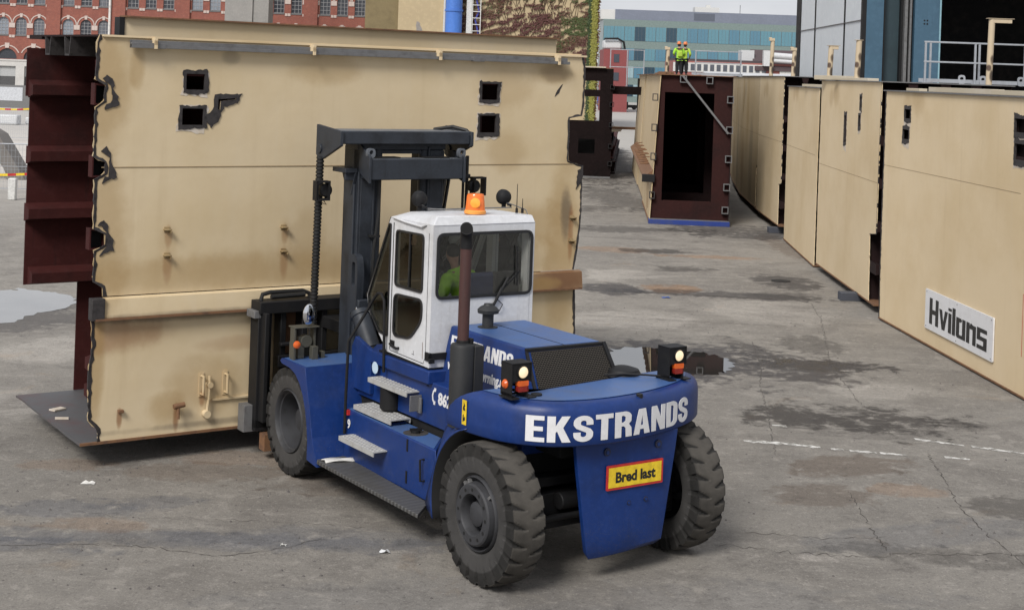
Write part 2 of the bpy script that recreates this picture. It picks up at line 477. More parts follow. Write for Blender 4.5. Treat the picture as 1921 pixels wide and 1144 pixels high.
def rect(x0, z0, x1, z1): return [(x0, z0), (x1, z0), (x1, z1), (x0, z1)]
def rrect(x0, z0, x1, z1, r, n=5):
    o = []
    for cx, cz, a in ((x1 - r, z0 + r, -90), (x1 - r, z1 - r, 0), (x0 + r, z1 - r, 90), (x0 + r, z0 + r, 180)):
        for i in range(n + 1):
            t = R(a + 90 * i / n); o.append((cx + r * math.cos(t), cz + r * math.sin(t)))
    return o
def rpoly(pts, r=.08, n=4):
    """outline with rounded corners"""
    o = []; k = len(pts)
    for i in range(k):
        p0, p1, p2 = Vector(pts[i - 1]), Vector(pts[i]), Vector(pts[(i + 1) % k])
        a = (p0 - p1); b = (p2 - p1); rr = min(r, a.length * .45, b.length * .45)
        A = p1 + a.normalized() * rr; B = p1 + b.normalized() * rr
        for j in range(n + 1):
            t = j / n; q = A.lerp(p1, t).lerp(p1.lerp(B, t), t); o.append((q.x, q.y))
    return o
def inset(pts, d):
    cx = sum(p[0] for p in pts) / len(pts); cz = sum(p[1] for p in pts) / len(pts)
    o = []
    for i, p in enumerate(pts):
        a = Vector(pts[i - 1]); b = Vector(pts[(i + 1) % len(pts)]); t = (b - a)
        if t.length < 1e-9: o.append(p); continue
        t.normalize(); nrm = Vector((-t.y, t.x))
        if nrm.dot(Vector((cx, cz)) - Vector(p)) < 0: nrm = -nrm
        o.append((p[0] + nrm.x * d, p[1] + nrm.y * d))
    return o

def tag(o, label=None, cat=None, group=None, kind=None):
    if label: o['label'] = label
    if cat: o['category'] = cat
    if group: o['group'] = group
    if kind: o['kind'] = kind
    return o
def thing(name, label, cat, loc=(0, 0, 0), rz=0., group=None):
    o = bpy.data.objects.new(name, None); o.empty_display_size = .2
    COL.objects.link(o); o.location = loc; o.rotation_euler = (0, 0, rz)
    return tag(o, label, cat, group)
def copy_tree(o, parent=None):
    c = o.copy(); COL.objects.link(c)
    if parent is not None: c.parent = parent
    for ch in list(o.children): copy_tree(ch, c)
    return c

# ------------------------------------------------------------------ the setting: ground, water, markings
def make_ground():
    m = NT('yard_concrete')
    p = m.world()
    x, y, z = m.sep(p)
    big = m.noise(p, .10, 6, .6); med = m.noise(p, .55, 8, .66, .6); sm = m.noise(p, 3.2, 8, .68, .4)
    fine = m.noise(p, 42, 5, .75); grit = m.noise(p, 14, 6, .72)
    stre = m.noise(m.scale(p, (.42, 1.1, 1)), 1.0, 7, .64, 1.4)
    stre2 = m.noise(m.scale(p, (.8, 2.4, 1)), 1.3, 7, .66, .8)
    far = m.ramp(y, 40, 75)
    col = m.mix(m.ramp(big, .35, .65), (.200, .186, .165), (.256, .238, .210))
    col = m.mix(m.math('MULTIPLY', m.ramp(med, .47, .62), .60), col, (.150, .137, .122))
    col = m.mix(m.math('MULTIPLY', m.ramp(stre, .53, .68), .34), col, (.330, .305, .268))
    col = m.mix(m.math('MULTIPLY', m.ramp(stre, .46, .30), .34), col, (.118, .108, .098))
    col = m.mix(m.math('MULTIPLY', m.ramp(stre2, .55, .70), .22), col, (.125, .112, .100))
    col = m.mix(m.math('MULTIPLY', m.ramp(med, .40, .30), .50), col, (.245, .195, .145))
    col = m.mix(m.math('MULTIPLY', m.ramp(sm, .54, .66), .45), col, (.345, .320, .285))
    col = m.mix(m.math('MULTIPLY', m.ramp(sm, .45, .32), .50), col, (.105, .095, .086))
    col = m.mix(m.math('MULTIPLY', m.ramp(grit, .55, .66), .55), col, (.360, .335, .300))
    col = m.mix(m.math('MULTIPLY', m.ramp(grit, .45, .34), .60), col, (.095, .086, .080))
    col = m.mix(m.math('MULTIPLY', m.ramp(fine, .56, .68), .70), col, (.44, .41, .36))
    col = m.mix(m.math('MULTIPLY', m.ramp(fine, .44, .33), .75), col, (.060, .054, .050))
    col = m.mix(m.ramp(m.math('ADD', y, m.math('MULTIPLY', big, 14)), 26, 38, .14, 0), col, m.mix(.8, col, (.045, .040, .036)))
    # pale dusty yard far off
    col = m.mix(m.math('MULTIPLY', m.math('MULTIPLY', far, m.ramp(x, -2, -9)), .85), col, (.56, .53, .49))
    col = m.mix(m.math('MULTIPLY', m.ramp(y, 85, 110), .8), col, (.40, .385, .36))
    wob = m.math('ADD', m.math('MULTIPLY', m.math('SUBTRACT', med, .5), 6.5), m.math('MULTIPLY', m.math('SUBTRACT', sm, .5), 5.0))
    OIL_SHADE = (.048, .042, .037); WET = (.060, .054, .050); RU = (.235, .150, .090); BRN = (.135, .108, .085); LT = (.37, .345, .305); GRY = (.145, .142, .140)
    rough = m.math('ADD', .80, m.math('MULTIPLY', sm, .15))
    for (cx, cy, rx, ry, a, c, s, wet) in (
            (5.7, 23.0, 1.5, .95, 0, OIL_SHADE, .85, .0), (4.9, 20.3, .9, .5, .2, BRN, .7, .0), (7.25, 23.0, .5, .35, 0, OIL_SHADE, .55, .0), (6.7, 18.6, .55, .45, 0, OIL_SHADE, .55, 0),
            (7.4, 38.7, .85, 1.5, 0, WET, .85, .2), (7.0, 36.2, .8, .7, 0, WET, .55, .15), (5.3, 36.0, 2.4, .55, -.05, WET, .8, .2), (4.2, 36.8, .7, .9, 0, RU, .8, 0), (2.7, 36.3, .7, .9, 0, WET, .9, .2),
            (5.0, 40.6, .8, .5, 0, OIL_SHADE, .7, .1), (4.7, 44.6, 1.0, .5, 0, OIL_SHADE, .8, .1), (6., 43.6, 1.6, .4, 0, RU, .6, 0), (3.3, 44.6, .9, .7, 0, RU, .5, 0),
            (3.3, 27.3, 2.6, 1.9, 0, WET, 1.0, .35), (5.6, 27.5, 1.7, .45, -.08, WET, 1.0, .2), (4.9, 28.8, .35, 1.2, .3, WET, .7, .2), (6.2, 29.6, .6, 1.0, .1, OIL_SHADE, .5, 0),
            (3.3, 50.6, 4.2, 1.0, 0, OIL_SHADE, .6, .1), (8.0, 51.2, 2.2, 2.2, .2, WET, .75, .1), (9.0, 46.5, .5, 4., .05, BRN, .6, 0), (2.0, 58.0, 3.2, 1.3, 0, OIL_SHADE, .55, 0), (6.2, 88, 2.3, 16, -.08, OIL_SHADE, .95, .1), (4.6, 64, 1.2, 6, .1, OIL_SHADE, .6, .1),  # long alley blob: shade between the boxes painted in, plus some damp
            (-5.0, 17.2, .8, .33, .1, GRY, .75, 0), (-4.2, 17.5, .6, .22, .3, GRY, .6, 0), (-3.2, 16.2, 2.6, .28, .02, GRY, .7, 0), (-1.9, 16.5, 1.6, .35, .1, GRY, .55, 0), (-5.4, 15.85, 1.3, .25, .0, GRY, .75, 0),
            (-4.5, 16.6, .6, .25, 0, RU, .35, 0), (-3.9, 18.9, 1.2, .4, 0, BRN, .55, 0), (-2.0, 18.5, 1.0, .5, .2, BRN, .5, 0), (-3.0, 19.6, 1.2, .35, 0, RU, .28, 0), (-5.6, 19.0, .6, .25, 0, RU, .3, 0),
            (-9.8, 29.2, 1.4, 1.4, .4, WET, .7, .25), (-9.2, 31.4, .9, .7, .2, WET, .6, .2), (-7.9, 26.6, 1.0, 1.1, 0, LT, .5, 0), (-8.5, 22, 1.4, 1., 0, LT, .5, 0),
            (3.6, 16.3, .35, .16, .1, LT, .9, 0), (4.9, 17.2, 1.6, .4, .35, GRY, .5, 0), (4.2, 18.8, .55, .45, 0, BRN, .6, 0), (5.3, 16.5, 1.5, .3, -.1, OIL_SHADE, .4, 0), (5.4, 19.2, .5, .3, 0, RU, .4, 0),
            (2.9, 31.8, 1.3, 1.1, 0, LT, .45, 0), (6.2, 33.5, 1.2, 1.6, 0, LT, .4, 0), (3.0, 39., 1.2, 1.0, 0, LT, .5, 0), (6.6, 25.4, .9, .6, 0, LT, .35, 0),
            (.5, 14.6, 3.5, .7, .1, GRY, .3, 0)):
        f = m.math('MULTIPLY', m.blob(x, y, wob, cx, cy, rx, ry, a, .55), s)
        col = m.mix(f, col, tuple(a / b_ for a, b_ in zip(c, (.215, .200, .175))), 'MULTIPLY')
        if wet: rough = m.math('SUBTRACT', rough, m.math('MULTIPLY', f, wet))
    m.bump(m.math('ADD', m.math('MULTIPLY', grit, 1.5), fine), .7, .014)
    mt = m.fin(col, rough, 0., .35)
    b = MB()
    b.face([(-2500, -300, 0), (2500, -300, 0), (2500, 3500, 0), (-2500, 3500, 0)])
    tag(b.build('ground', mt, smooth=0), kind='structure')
make_ground()

def puddle(outline, z=.004, c0=(.020, .019, .018), c1=(.045, .042, .038)):
    m = NT('still_water')
    p = m.world()
    n = m.noise(p, 1.4, 4)
    mt = m.fin(m.mix(n, c0, c1), m.math('MULTIPLY', n, .03), 0., .9)
    pts = []
    k = len(outline)
    for i in range(k):
        p0, p1, p2, p3 = (Vector(outline[(i + d) % k]) for d in (-1, 0, 1, 2))
        for j in range(7):
            t = j / 7
            q = .5 * ((2 * p1) + (-p0 + p2) * t + (2 * p0 - 5 * p1 + 4 * p2 - p3) * t * t + (-p0 + 3 * p1 - 3 * p2 + p3) * t ** 3)
            pts.append((q.x + random.uniform(-.07, .07), q.y + random.uniform(-.12, .12)))
    b = MB(); b.add(fill([pts], .001), Matrix.Translation((0, 0, z)))
    tag(b.build('puddle', mt, smooth=0), kind='structure')
puddle([(-14.2, 33.0), (-11.33, 32.83), (-10.99, 33.23), (-10.25, 32.84), (-9.75, 32.56), (-9.33, 31.75), (-9.19, 30.84), (-9.66, 29.93), (-9.91, 28.8), (-12.5, 28.4)], .004, (.15, .147, .14), (.24, .235, .225))
puddle([(2.0, 27.6), (2.2, 28.4), (2.99, 28.62), (3.7, 28.37), (4.12, 28.02), (4.32, 27.34), (4.12, 26.62), (3.72, 26.23), (2.94, 26.0), (1.9, 26.2), (1.6, 27.0)])

def markings():
    m = NT('worn_road_paint')
    p = m.world()
    n = m.noise(p, 9, 6, .7)
    col = m.mix(m.ramp(n, .40, .58), (.20, .19, .17), (.58, .57, .54))
    mt = m.fin(col, .8)
    for segs in ([(3.6, 21.5), (4.15, 21.42), (4.68, 21.27)], [(4.82, 21.2), (5.0, 21.19)], [(5.08, 21.14), (5.45, 21.08)], [(5.5, 21.07), (5.86, 20.99)], [(6.4, 20.96), (6.74, 20.88)], [(6.25, 21.97), (6.9, 21.68)], [(7.0, 21.64), (7.67, 21.33), (9, 20.7)], [(4.2, 22.55), (4.42, 22.5)]):
        wd = .10 if len(segs) > 2 else .08
        pts = []
        A, B = [], []
        for a, b_ in zip(segs, segs[1:]):
            k = max(2, int(math.dist(a, b_) / .06))
            for j in range(k + 1):
                t = j / k; xx = a[0] + (b_[0] - a[0]) * t; yy = a[1] + (b_[1] - a[1]) * t
                ww = wd * random.uniform(.45, 1.05)
                A.append((xx, yy + ww)); B.append((xx, yy - ww * random.uniform(.6, 1)))
        b = MB(); b.add(fill([A + B[::-1]], .0008), Matrix.Translation((0, 0, .004)))
        tag(b.build('painted_line', mt, smooth=0), kind='structure')
    mc = flat('dirt_filled_crack', (.060, .052, .046), .95)
    mj = flat('slab_joint', (.100, .090, .080), .95)
    def crack(pts, wd, mt, jit):
        P = []
        for a, b_ in zip(pts, pts[1:]):
            k = max(2, int(math.dist(a, b_) / .07))
            for j in range(k): t = j / k; P.append((a[0] + (b_[0] - a[0]) * t + random.uniform(-jit, jit), a[1] + (b_[1] - a[1]) * t + random.uniform(-jit, jit) * 1.5))
        P.append(pts[-1])
        A, B = [], []
        for i, q in enumerate(P):
            a = P[max(0, i - 1)]; c = P[min(len(P) - 1, i + 1)]
            t = Vector((c[0] - a[0], c[1] - a[1])).normalized(); wv = wd * .8 * random.uniform(.05, 1) * (1 if 0 < i < len(P) - 1 else .1)
            A.append((q[0] - t.y * wv, q[1] + t.x * wv)); B.append((q[0] + t.y * wv, q[1] - t.x * wv))
        b = MB()
        va = [b.b.verts.new((x, y, .003)) for x, y in A]; vb = [b.b.verts.new((x, y, .003)) for x, y in B]
        for i in range(len(P) - 1): b.b.faces.new((va[i], vb[i], vb[i + 1], va[i + 1]))
        tag(b.build('crack' if mt is mc else 'joint', mt, smooth=0), kind='structure')
    crack([(5.07, 29.76), (4.85, 27.3), (4.53, 25.59), (4.2, 22.8), (3.93, 20.71)], .016, mj, .02)
    crack([(7.4, 35.2), (7.12, 32.75), (6.55, 29.5), (6.15, 27.26), (6.0, 24.5), (5.98, 22.06)], .014, mj, .03)
    crack([(6.21, 21.16), (6.05, 19.8), (5.86, 18.52), (5.85, 17.6), (5.91, 16.32)], .013, mc, .03)
    crack([(4.57, 19.07), (4.5, 17.9), (4.46, 16.62)], .012, mc, .03)
    crack([(2.5, 16.69), (3.2, 16.5), (3.95, 16.42), (5.0, 16.6), (6.04, 16.69), (7.2, 16.9)], .012, mc, .04)
    crack([(2.9, 17.2), (3.9, 17.0), (4.6, 17.2)], .008, mc, .04)
    crack([(-5.36, 15.8), (-4.4, 15.95), (-3.77, 15.92), (-3.02, 15.65), (-2.5, 15.9), (-1.76, 16.5)], .010, mc, .03)
    crack([(-5.0, 17.1), (-4.3, 16.9), (-2.2, 16.95), (-.9, 16.7)], .006, mc, .03)
    crack([(1.6, 32.3), (3.6, 32.0), (6.4, 31.7)], .016, mj, .03)
    crack([(1.4, 41.4), (4.6, 41.2), (8.2, 41.0)], .02, mj, .03)
    crack([(1.4, 48.0), (5, 47.6), (9.0, 47.3)], .025, mj, .03)
    crack([(2.2, 58.0), (5, 57.6)], .03, mj, .03)
    crack([(6.5, 35.6), (4.4, 35.9), (3.2, 35.9)], .05, mc, .05)
markings()

def gravel():
    b = MB(); rnd = random.Random(4)
    for i in range(330):
        if rnd.random() < .55: x, y = rnd.uniform(-6, 0), rnd.uniform(14.5, 20)
        else: x, y = rnd.uniform(2.3, 8.5), rnd.uniform(15, 34)
        r = rnd.uniform(.006, .022) * (1.3 if rnd.random() < .08 else 1)
        q = [(x + r * math.cos(a) * rnd.uniform(.7, 1.2), y + r * math.sin(a) * rnd.uniform(.7, 1.2), .002) for a in (0, 1.3, 2.5, 3.8, 5.1)]
        t = b.b.verts.new((x, y, r * rnd.uniform(.6, 1.1))); V = [b.b.verts.new(p) for p in q]
        for k in range(5): b.b.faces.new((V[k], V[(k + 1) % 5], t))
    tag(b.build('gravel', paint('dark_stone', (.10, .09, .085), .9, (.03, .03, .03), .6, 30, .2, 0., False), smooth=0), kind='stuff')
gravel()

# ------------------------------------------------------------------ bridge girder sections
ORG = Vector((1.09, 15.81, 0)); YAW = R(34)
RTV = Vector((math.cos(YAW), math.sin(YAW), 0)); FWV = Vector((-math.sin(YAW), math.cos(YAW), 0))
def FL(x, y, z=0.): return ORG + RTV * x + FWV * y + Vector((0, 0, z))

def hole_patch(b_burn, b_grd, cx0, cz0, cx1, cz1, grow=.06, rnd=random, y=0., gv=None):
    inner = rect(cx0, cz0, cx1, cz1)
    g = grow; gv = gv or g
    k = lambda: rnd.uniform(.5, 1.3)
    outer = ragged([(cx0 - g * k(), cz0 - gv * k()), ((cx0 + cx1) / 2, cz0 - gv * k()), (cx1 + g * k(), cz0 - gv * k()), (cx1 + g * k(), (cz0 + cz1) / 2), (cx1 + g * k(), cz1 + gv * k()), ((cx0 + cx1) / 2, cz1 + gv * k()), (cx0 - g * k(), cz1 + gv * k()), (cx0 - g * k(), (cz0 + cz1) / 2)], .03, .011, rnd)
    b_burn.add(pierced(outer, [inner], .012), facing_rear(0, y, 0)); g8 = .012
    b_burn.add(pierced(rect(cx0 - g8, cz0 - g8, cx1 + g8, cz1 + g8), [inner], .024), facing_rear(0, y + .026, 0))
    if b_grd is not None:
        o2 = ragged([(cx0 - g * 1.3, cz0 - gv * 2.0 * k()), (cx1 + g * .6, cz0 - gv * 2.0 * k()), (cx1 + g * 1.2, cz1 + gv * .6), (cx0 - g * .6, cz1 + gv * .8)], .06, .022, rnd)
        b_grd.add(pierced(o2, [rect(cx0 - .002, cz0 - .002, cx1 + .002, cz1 + .002)], .003), facing_rear(0, y, 0))

def edge_strip(b, pts, wd=.05, th=.014, rnd=random, y=0.):
    """burnt ragged strip along an open cut edge (pts in x,z)"""
    P = []
    for a, c in zip(pts, pts[1:]):
        k = max(1, int(math.dist(a, c) / .05))
        for j in range(k): t = j / k; P.append((a[0] + (c[0] - a[0]) * t, a[1] + (c[1] - a[1]) * t))
    P.append(pts[-1])
    A, B = [], []
    for i, q in enumerate(P):
        a = P[max(0, i - 2)]; c = P[min(len(P) - 1, i + 2)]
        t = Vector((c[0] - a[0], c[1] - a[1]))
        t = t.normalized() if t.length > 1e-6 else Vector((0, 1))
        A.append((q[0] + rnd.uniform(-.008, .008), q[1])); B.append((q[0] - t.y * wd * rnd.uniform(.5, 1.25), q[1] + t.x * wd * rnd.uniform(.5, 1.25)))
    m = facing_rear(0, y, 0)
    bm = b.b
    for i in range(len(P) - 1):
        q = [(*A[i], th), (*B[i], th * .4), (*B[i + 1], th * .4), (*A[i + 1], th)]
        bm.faces.new([bm.verts.new(m @ Vector(v)) for v in q])
        q = [(*A[i], th), (*A[i + 1], th), (*A[i + 1], -.02), (*A[i], -.02)]
        bm.faces.new([bm.verts.new(m @ Vector(v)) for v in q])

def carried_section():
    o = thing('bridge_section', 'tall cream steel girder section carried on the forks of the blue forklift', 'bridge section', FL(-3.6, 6.0, .35), YAW)
    # local frame: x along the face (0..7.7), y into the box, z up from its bottom plate.  photo x -> x+3.6, z -> z-.35
    T = lambda pts: [(x + 3.6, z - .35) for x, z in pts]
    rnd = random.Random(11)
    right = T([(4.06, 5.62), (4.12, 5.43), (4.12, 4.8), (4.08, 4.65), (3.85, 4.61), (3.85, 3.94), (4.13, 3.87), (4.14, 3.11), (4.11, 2.78), (4.07, 2.44), (4.03, 2.23)])
    left = T([(-3.50, 2.23), (-3.51, 2.34), (-3.64, 2.42), (-3.64, 2.82), (-3.5, 2.9), (-3.5, 3.03), (-3.66, 3.1), (-3.67, 3.74), (-3.54, 3.82), (-3.54, 3.96), (-3.69, 4.03), (-3.69, 4.66), (-3.58, 4.75), (-3.57, 4.95), (-3.70, 5.02), (-3.69, 5.5), (-3.66, 5.6)])
    def jag(pts, step=.07, amp=.014):
        P = []
        for a, c in zip(pts, pts[1:]):
            k = max(1, int(math.dist(a, c) / step))
            for j in range(k): t = j / k; P.append((a[0] + (c[0] - a[0]) * t + rnd.uniform(-amp, amp), a[1] + (c[1] - a[1]) * t + rnd.uniform(-amp, amp)))
        P.append(pts[-1]); return P
    RJ, LJ = jag(right), jag(left)
    h1, h2, h3, h4 = (rect(a - .006, c - .006, e + .006, g + .006) for a, c, e, g in ((1.12, 4.57, 1.38, 4.78), (1.08, 4.10, 1.38, 4.32), (5.793, 4.523, 6.087, 4.765), (5.772, 4.027, 6.066, 4.283)))
    slot = T([(-2.02, 4.80), (-1.76, 4.82), (-1.76, 4.80), (-1.98, 4.775), (-1.985, 4.66), (-2.02, 4.66)])
    # the web above the rail, pierced by the four square holes
    b = MB(); b.add(pierced(RJ + LJ, [h1, h2, h3, h4, slot], .02), facing_rear(0, .02, 0))
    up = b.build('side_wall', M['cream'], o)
    low_l = jag(T([(-3.51, .36), (-3.52, .52), (-3.64, .64), (-3.66, 1.26), (-3.62, 1.6), (-3.65, 1.98)]))
    low_r = jag(T([(4.06, 1.98), (4.1, 1.22), (4.07, .8), (4.12, .36)]))
    b = MB(); b.add(fill([low_r + low_l], .02), facing_rear(0, .02, 0))
    b.build('lower_wall', M['cream'], o)
    # protruding longitudinal rail
    b = MB(); b.prism([(0, 1.87), (-.075, 1.85), (-.105, 1.63), (-.105, 1.615), (0, 1.60)], lambda u, v, w: (w, u, v), .02, 6.75)
    b.build('rail', M['cream'], o)
    b = MB(); b.box(-.03, 7.72, -.135, 0, 1.585, 1.612); b.build('rail_flange', M['rusty'], o)
    b = MB(); b.box(-.08, .09, -.13, .02, 1.59, 1.87); b.build('rail_end', M['burnt'], o, .006)
    b = MB(); b.prism([(0, 1.872), (-.077, 1.852), (-.108, 1.63), (-.108, 1.612), (0, 1.60)], lambda u, v, w: (w, u, v), 6.75, 7.74); b.build('rusty_rail_end', steel_paint('rusting_rail_end', (.34, .24, .13), ((7.4, 1.75, .6, .2, (.13, .05, .02), .8), (7.0, 1.7, .3, .1, OCH, .7)), 4.), o)
    # weld seam
    b = MB(); b.box(.02, 7.62, -.006, 0, 3.538, 3.550); b.build('weld_seam', M['seam'], o)
    # burnt edges
    b = MB(); edge_strip(b, right, -.032, .014, rnd); edge_strip(b, left, -.042, .014, rnd)
    edge_strip(b, T([(4.06, 1.98), (4.1, 1.22), (4.07, .8), (4.12, .36)]), -.04, .014, rnd); edge_strip(b, T([(-3.51, .36), (-3.52, .52), (-3.64, .64), (-3.66, 1.26), (-3.62, 1.6), (-3.65, 1.98)]), -.045, .014, rnd)
    for c in (4.475, 3.545, 2.61):
        b.add(fill([ragged([(.02, c - .20), (.10, c - .17), (.22, c - .14), (.20, c - .02), (.14, c + .08), (.13, c + .20), (.06, c + .27), (.00, c + .2), (.115, c + .11), (.12, c - .11), (.06, c - .13)], .04, .016, rnd)], .012), facing_rear(0, -.002, 0))
    b.add(fill([ragged(T([(4.02, 3.5), (4.14, 3.6), (4.14, 3.85), (4.05, 3.8)]), .05, .015, rnd)], .010), facing_rear(0, -.002, 0))
    b.build('burnt_edge', M['burnt'], o)
    for c in (4.475, 3.545, 2.61):
        b = MB(); b.add(fill([[(-.09, c - .13), (.13, c - .13), (.13, c + .12), (-.09, c + .15)], [(-.072, c - .112), (.11, c - .112), (.11, c + .10), (-.072, c + .127)]], .15), facing_rear(0, .19, 0)); b.build('trough_end', M['primer'], o)
        b = MB(); b.box(-.05, .16, .19, .20, c - .13, c + .14); b.build('trough_shade_sheet', M['blackhole'], o)  # black sheet stands for the unlit trough interior
    bb, bg = MB(), MB()
    for h in ((1.12, 4.57, 1.38, 4.78), (1.08, 4.10, 1.38, 4.32), (5.793, 4.523, 6.087, 4.765), (5.772, 4.027, 6.066, 4.283)): hole_patch(bb, bg, *h, .055, rnd, -.001)
    bb.add(fill([ragged(T([(-2.12, 4.42), (-2.0, 4.5), (-1.93, 4.70), (-1.73, 4.76), (-1.69, 4.88), (-2.06, 4.86), (-2.10, 4.66), (-2.2, 4.56)]), .035, .016, rnd), slot], .012), facing_rear(0, -.001, 0))
    bb.add(fill([ragged(T([(3.55, 4.94), (3.63, 5.0), (3.70, 5.14), (3.66, 5.12), (3.57, 5.0)]), .04, .006, rnd)], .004), facing_rear(0, -.001, 0))
    bb.build('hole_rim', M['burnt'], o)
    bg.build('ground_patch', M['ground_steel'], o)
    # inside: far wall with troughs, floor, deck, cross frames
    b = MB(); b.box(-.13, 7.6, 3.0, 3.03, 4.36, 5.06); b.box(-.07, 7.6, 3.0, 3.03, 1.62, 4.36); b.box(.72, 7.6, 3.0, 3.03, .02, 1.62); b.build('far_wall', M['primer'], o)
    for z in (4.36, 3.40, 2.57, 1.64):
        b = MB(); b.prism([(0, -.02), (-.24, .03), (-.24, .17), (0, .24)], lambda u, v, w: (w, 3.0 + u, z + v), -.1 if z > 2 else -.02, 7.6); b.build('stiffener', M['primer'], o)
    for z in (.75, 1.1, 4.95):
        b = MB(); b.prism([(.0, 0), (.22, .03), (.22, .17), (0, .24)], lambda u, v, w: (w, .02 + u, z + v - .2), -.03, 7.5); b.build('stiffener', M['primer'], o)
    b = MB(); b.add(fill([ragged([(-.14, 0), (7.75, 0), (7.6, 3.05), (-.1, 3.05)], .3, .01, rnd)], .03), Matrix.Translation((0, 0, -.02))); b.build('bottom_plate', M['galv'] if False else paint('dull_floor_steel', (.075, .075, .078), .6, (.10, .03, .025), .7, 1.3, .1, 0., False), o)
    b = MB(); b.box(-.14, 7.76, -.02, .012, -.022, .012); b.build('bottom_lip', M['rusty'], o)
    b = MB(); b.box(-.05, 7.75, .0, 3.2, 5.225, 5.25); b.box(-.05, .3, 2.6, 3.2, 5.19, 5.225); b.build('deck_plate', M['primer_dark'], o)
    for y0 in (1.2, 2.1):
        b = MB(); b.prism([(0, 0), (.05, -.26), (.25, -.26), (.30, 0), (.275, 0), (.23, -.235), (.07, -.235), (.025, 0)], lambda u, v, w: (w, y0 + u, 5.225 + v), -.06, 7.6)
        b.build('deck_trough', M['burnt'], o)
    for x in (1.9, 3.85, 5.8):
        b = MB(); b.add(fill([rect(.03, .03, 3.0, 5.2), rect(.45, .5, 2.55, 4.75)], .03), frame((x, 0, 0), (0, 1, 0), (0, 0, 1), (1, 0, 0))); b.build('cross_frame', M['primer_dark'], o)
    b = MB(); b.add(fill([rect(.03, .02, 3.0, 5.2)], .02), frame((7.0, 0, 0), (0, 1, 0), (0, 0, 1), (1, 0, 0))); b.build('bulkhead', M['primer'], o)
    # kerb upstand on the deck, set back
    b = MB(); b.box(.4, 7.45, .42, .45, 5.25, 5.50); b.build('kerb', M['cream'], o)
    b = MB(); b.box(.38, 7.46, .34, .56, 5.50, 5.52); b.build('kerb_flange', M['rusty'], o)
    b = MB(); b.box(.33, .40, .40, .60, 5.25, 5.5); b.build('kerb_end', M['black'], o)
    # deck edge strip and hanging cable duct
    b = MB(); b.box(-.03, 7.73, -.035, 0, 5.225, 5.252); b.build('deck_edge', M['cream_row'], o)
    b = MB(); b.box(.32, 7.34, -.12, -.05, 5.10, 5.145); b.box(.32, .78, -.125, -.045, 5.095, 5.165); b.box(5.55, 5.75, -.125, -.045, 5.09, 5.16); b.box(.32, 7.34, -.05, -.044, 5.145, 5.20); b.build('cable_duct', M['galv'], o, .004)
    b = MB()
    for x in (.62, 2.9, 4.95, 7.1):
        b.box(x, x + .035, -.16, 0, 5.14, 5.235); b.box(x, x + .035, -.16, -.13, 5.09, 5.2)
    b.build('duct_hanger', M['cream_row'], o)
    BRASS = paint('rusting_cream_lug', (.30, .22, .11), .6, (.10, .05, .02), .8, 9, .2)
    # lugs
    for (x, z) in ((.92, 2.72), (.93, 2.38), (2.6, 2.70), (2.61, 2.37), (7.56, 2.7), (7.55, 2.34)):
        b = MB(); b.box(x - .045, x + .045, -.085, 0, z - .008, z + .008); b.box(x + .030, x + .042, -.085, 0, z - .045, z + .008); b.box(x - .035, x + .045, -.008, 0, z - .04, z + .035); b.build('lug', BRASS, o, .003)
    # pipes and handles low on the wall
    for x in (1.48, 1.82):
        b = MB(); b.tube([(x, 0, .74), (x, -.09, .75), (x, -.10, .80), (x, -.10, .66), (x, -.10, .54), (x, -.09, .50), (x, 0, .49)][:1] + [(x, -.09, .74), (x, -.09, .50), (x, 0, .50)], .02, 8); b.box(x - .035, x + .035, -.012, 0, .46, .78); b.build('grab_handle', M['cream'], o)
    b = MB(); b.tube([(1.58, -.05, .74), (1.57, -.06, .45), (1.55, -.05, .20)], .022, 8); b.cyl((1.55, -.09, .23), (1.55, 0, .23), .05); b.cyl((1.58, -.09, .62), (1.58, 0, .62), .04); b.build('drain_pipe', M['cream'], o)
    b = MB(); b.box(1.62, 3.0, -.035, 0, .395, .42); b.build('wall_ledge', M['cream'], o)
    b = MB(); b.tube([(1.13, 0, .36), (1.13, -.1, .36), (1.13, -.11, .22)], .022, 8); b.cyl((1.07, -.09, .38), (1.22, -.09, .40), .035); b.build('tap', M['rusty'], o)
    b = MB(); b.box(.34, .41, -.06, 0, .36, .40); b.build('bracket', M['rusty'], o, .005)
    # offcut on the floor
    b = MB(); b.box(-.01, .01, 0, .18, 0, .03, Matrix.Translation((.12, 1.3, .015)) @ Matrix.Rotation(1.1, 4, 'Z')); b.box(-.1, .1, -.06, .06, 0, .02, Matrix.Translation((.15, 1.9, .015)) @ Matrix.Rotation(.4, 4, 'Z'))
    off = b.build('steel_offcut', M['ground_steel'], None, loc=FL(-3.6, 6, .35)); off.rotation_euler = (0, 0, YAW)
    tag(off, 'small pale steel offcuts lying on the floor of the carried girder section', 'offcut')
    return o
carried_section()

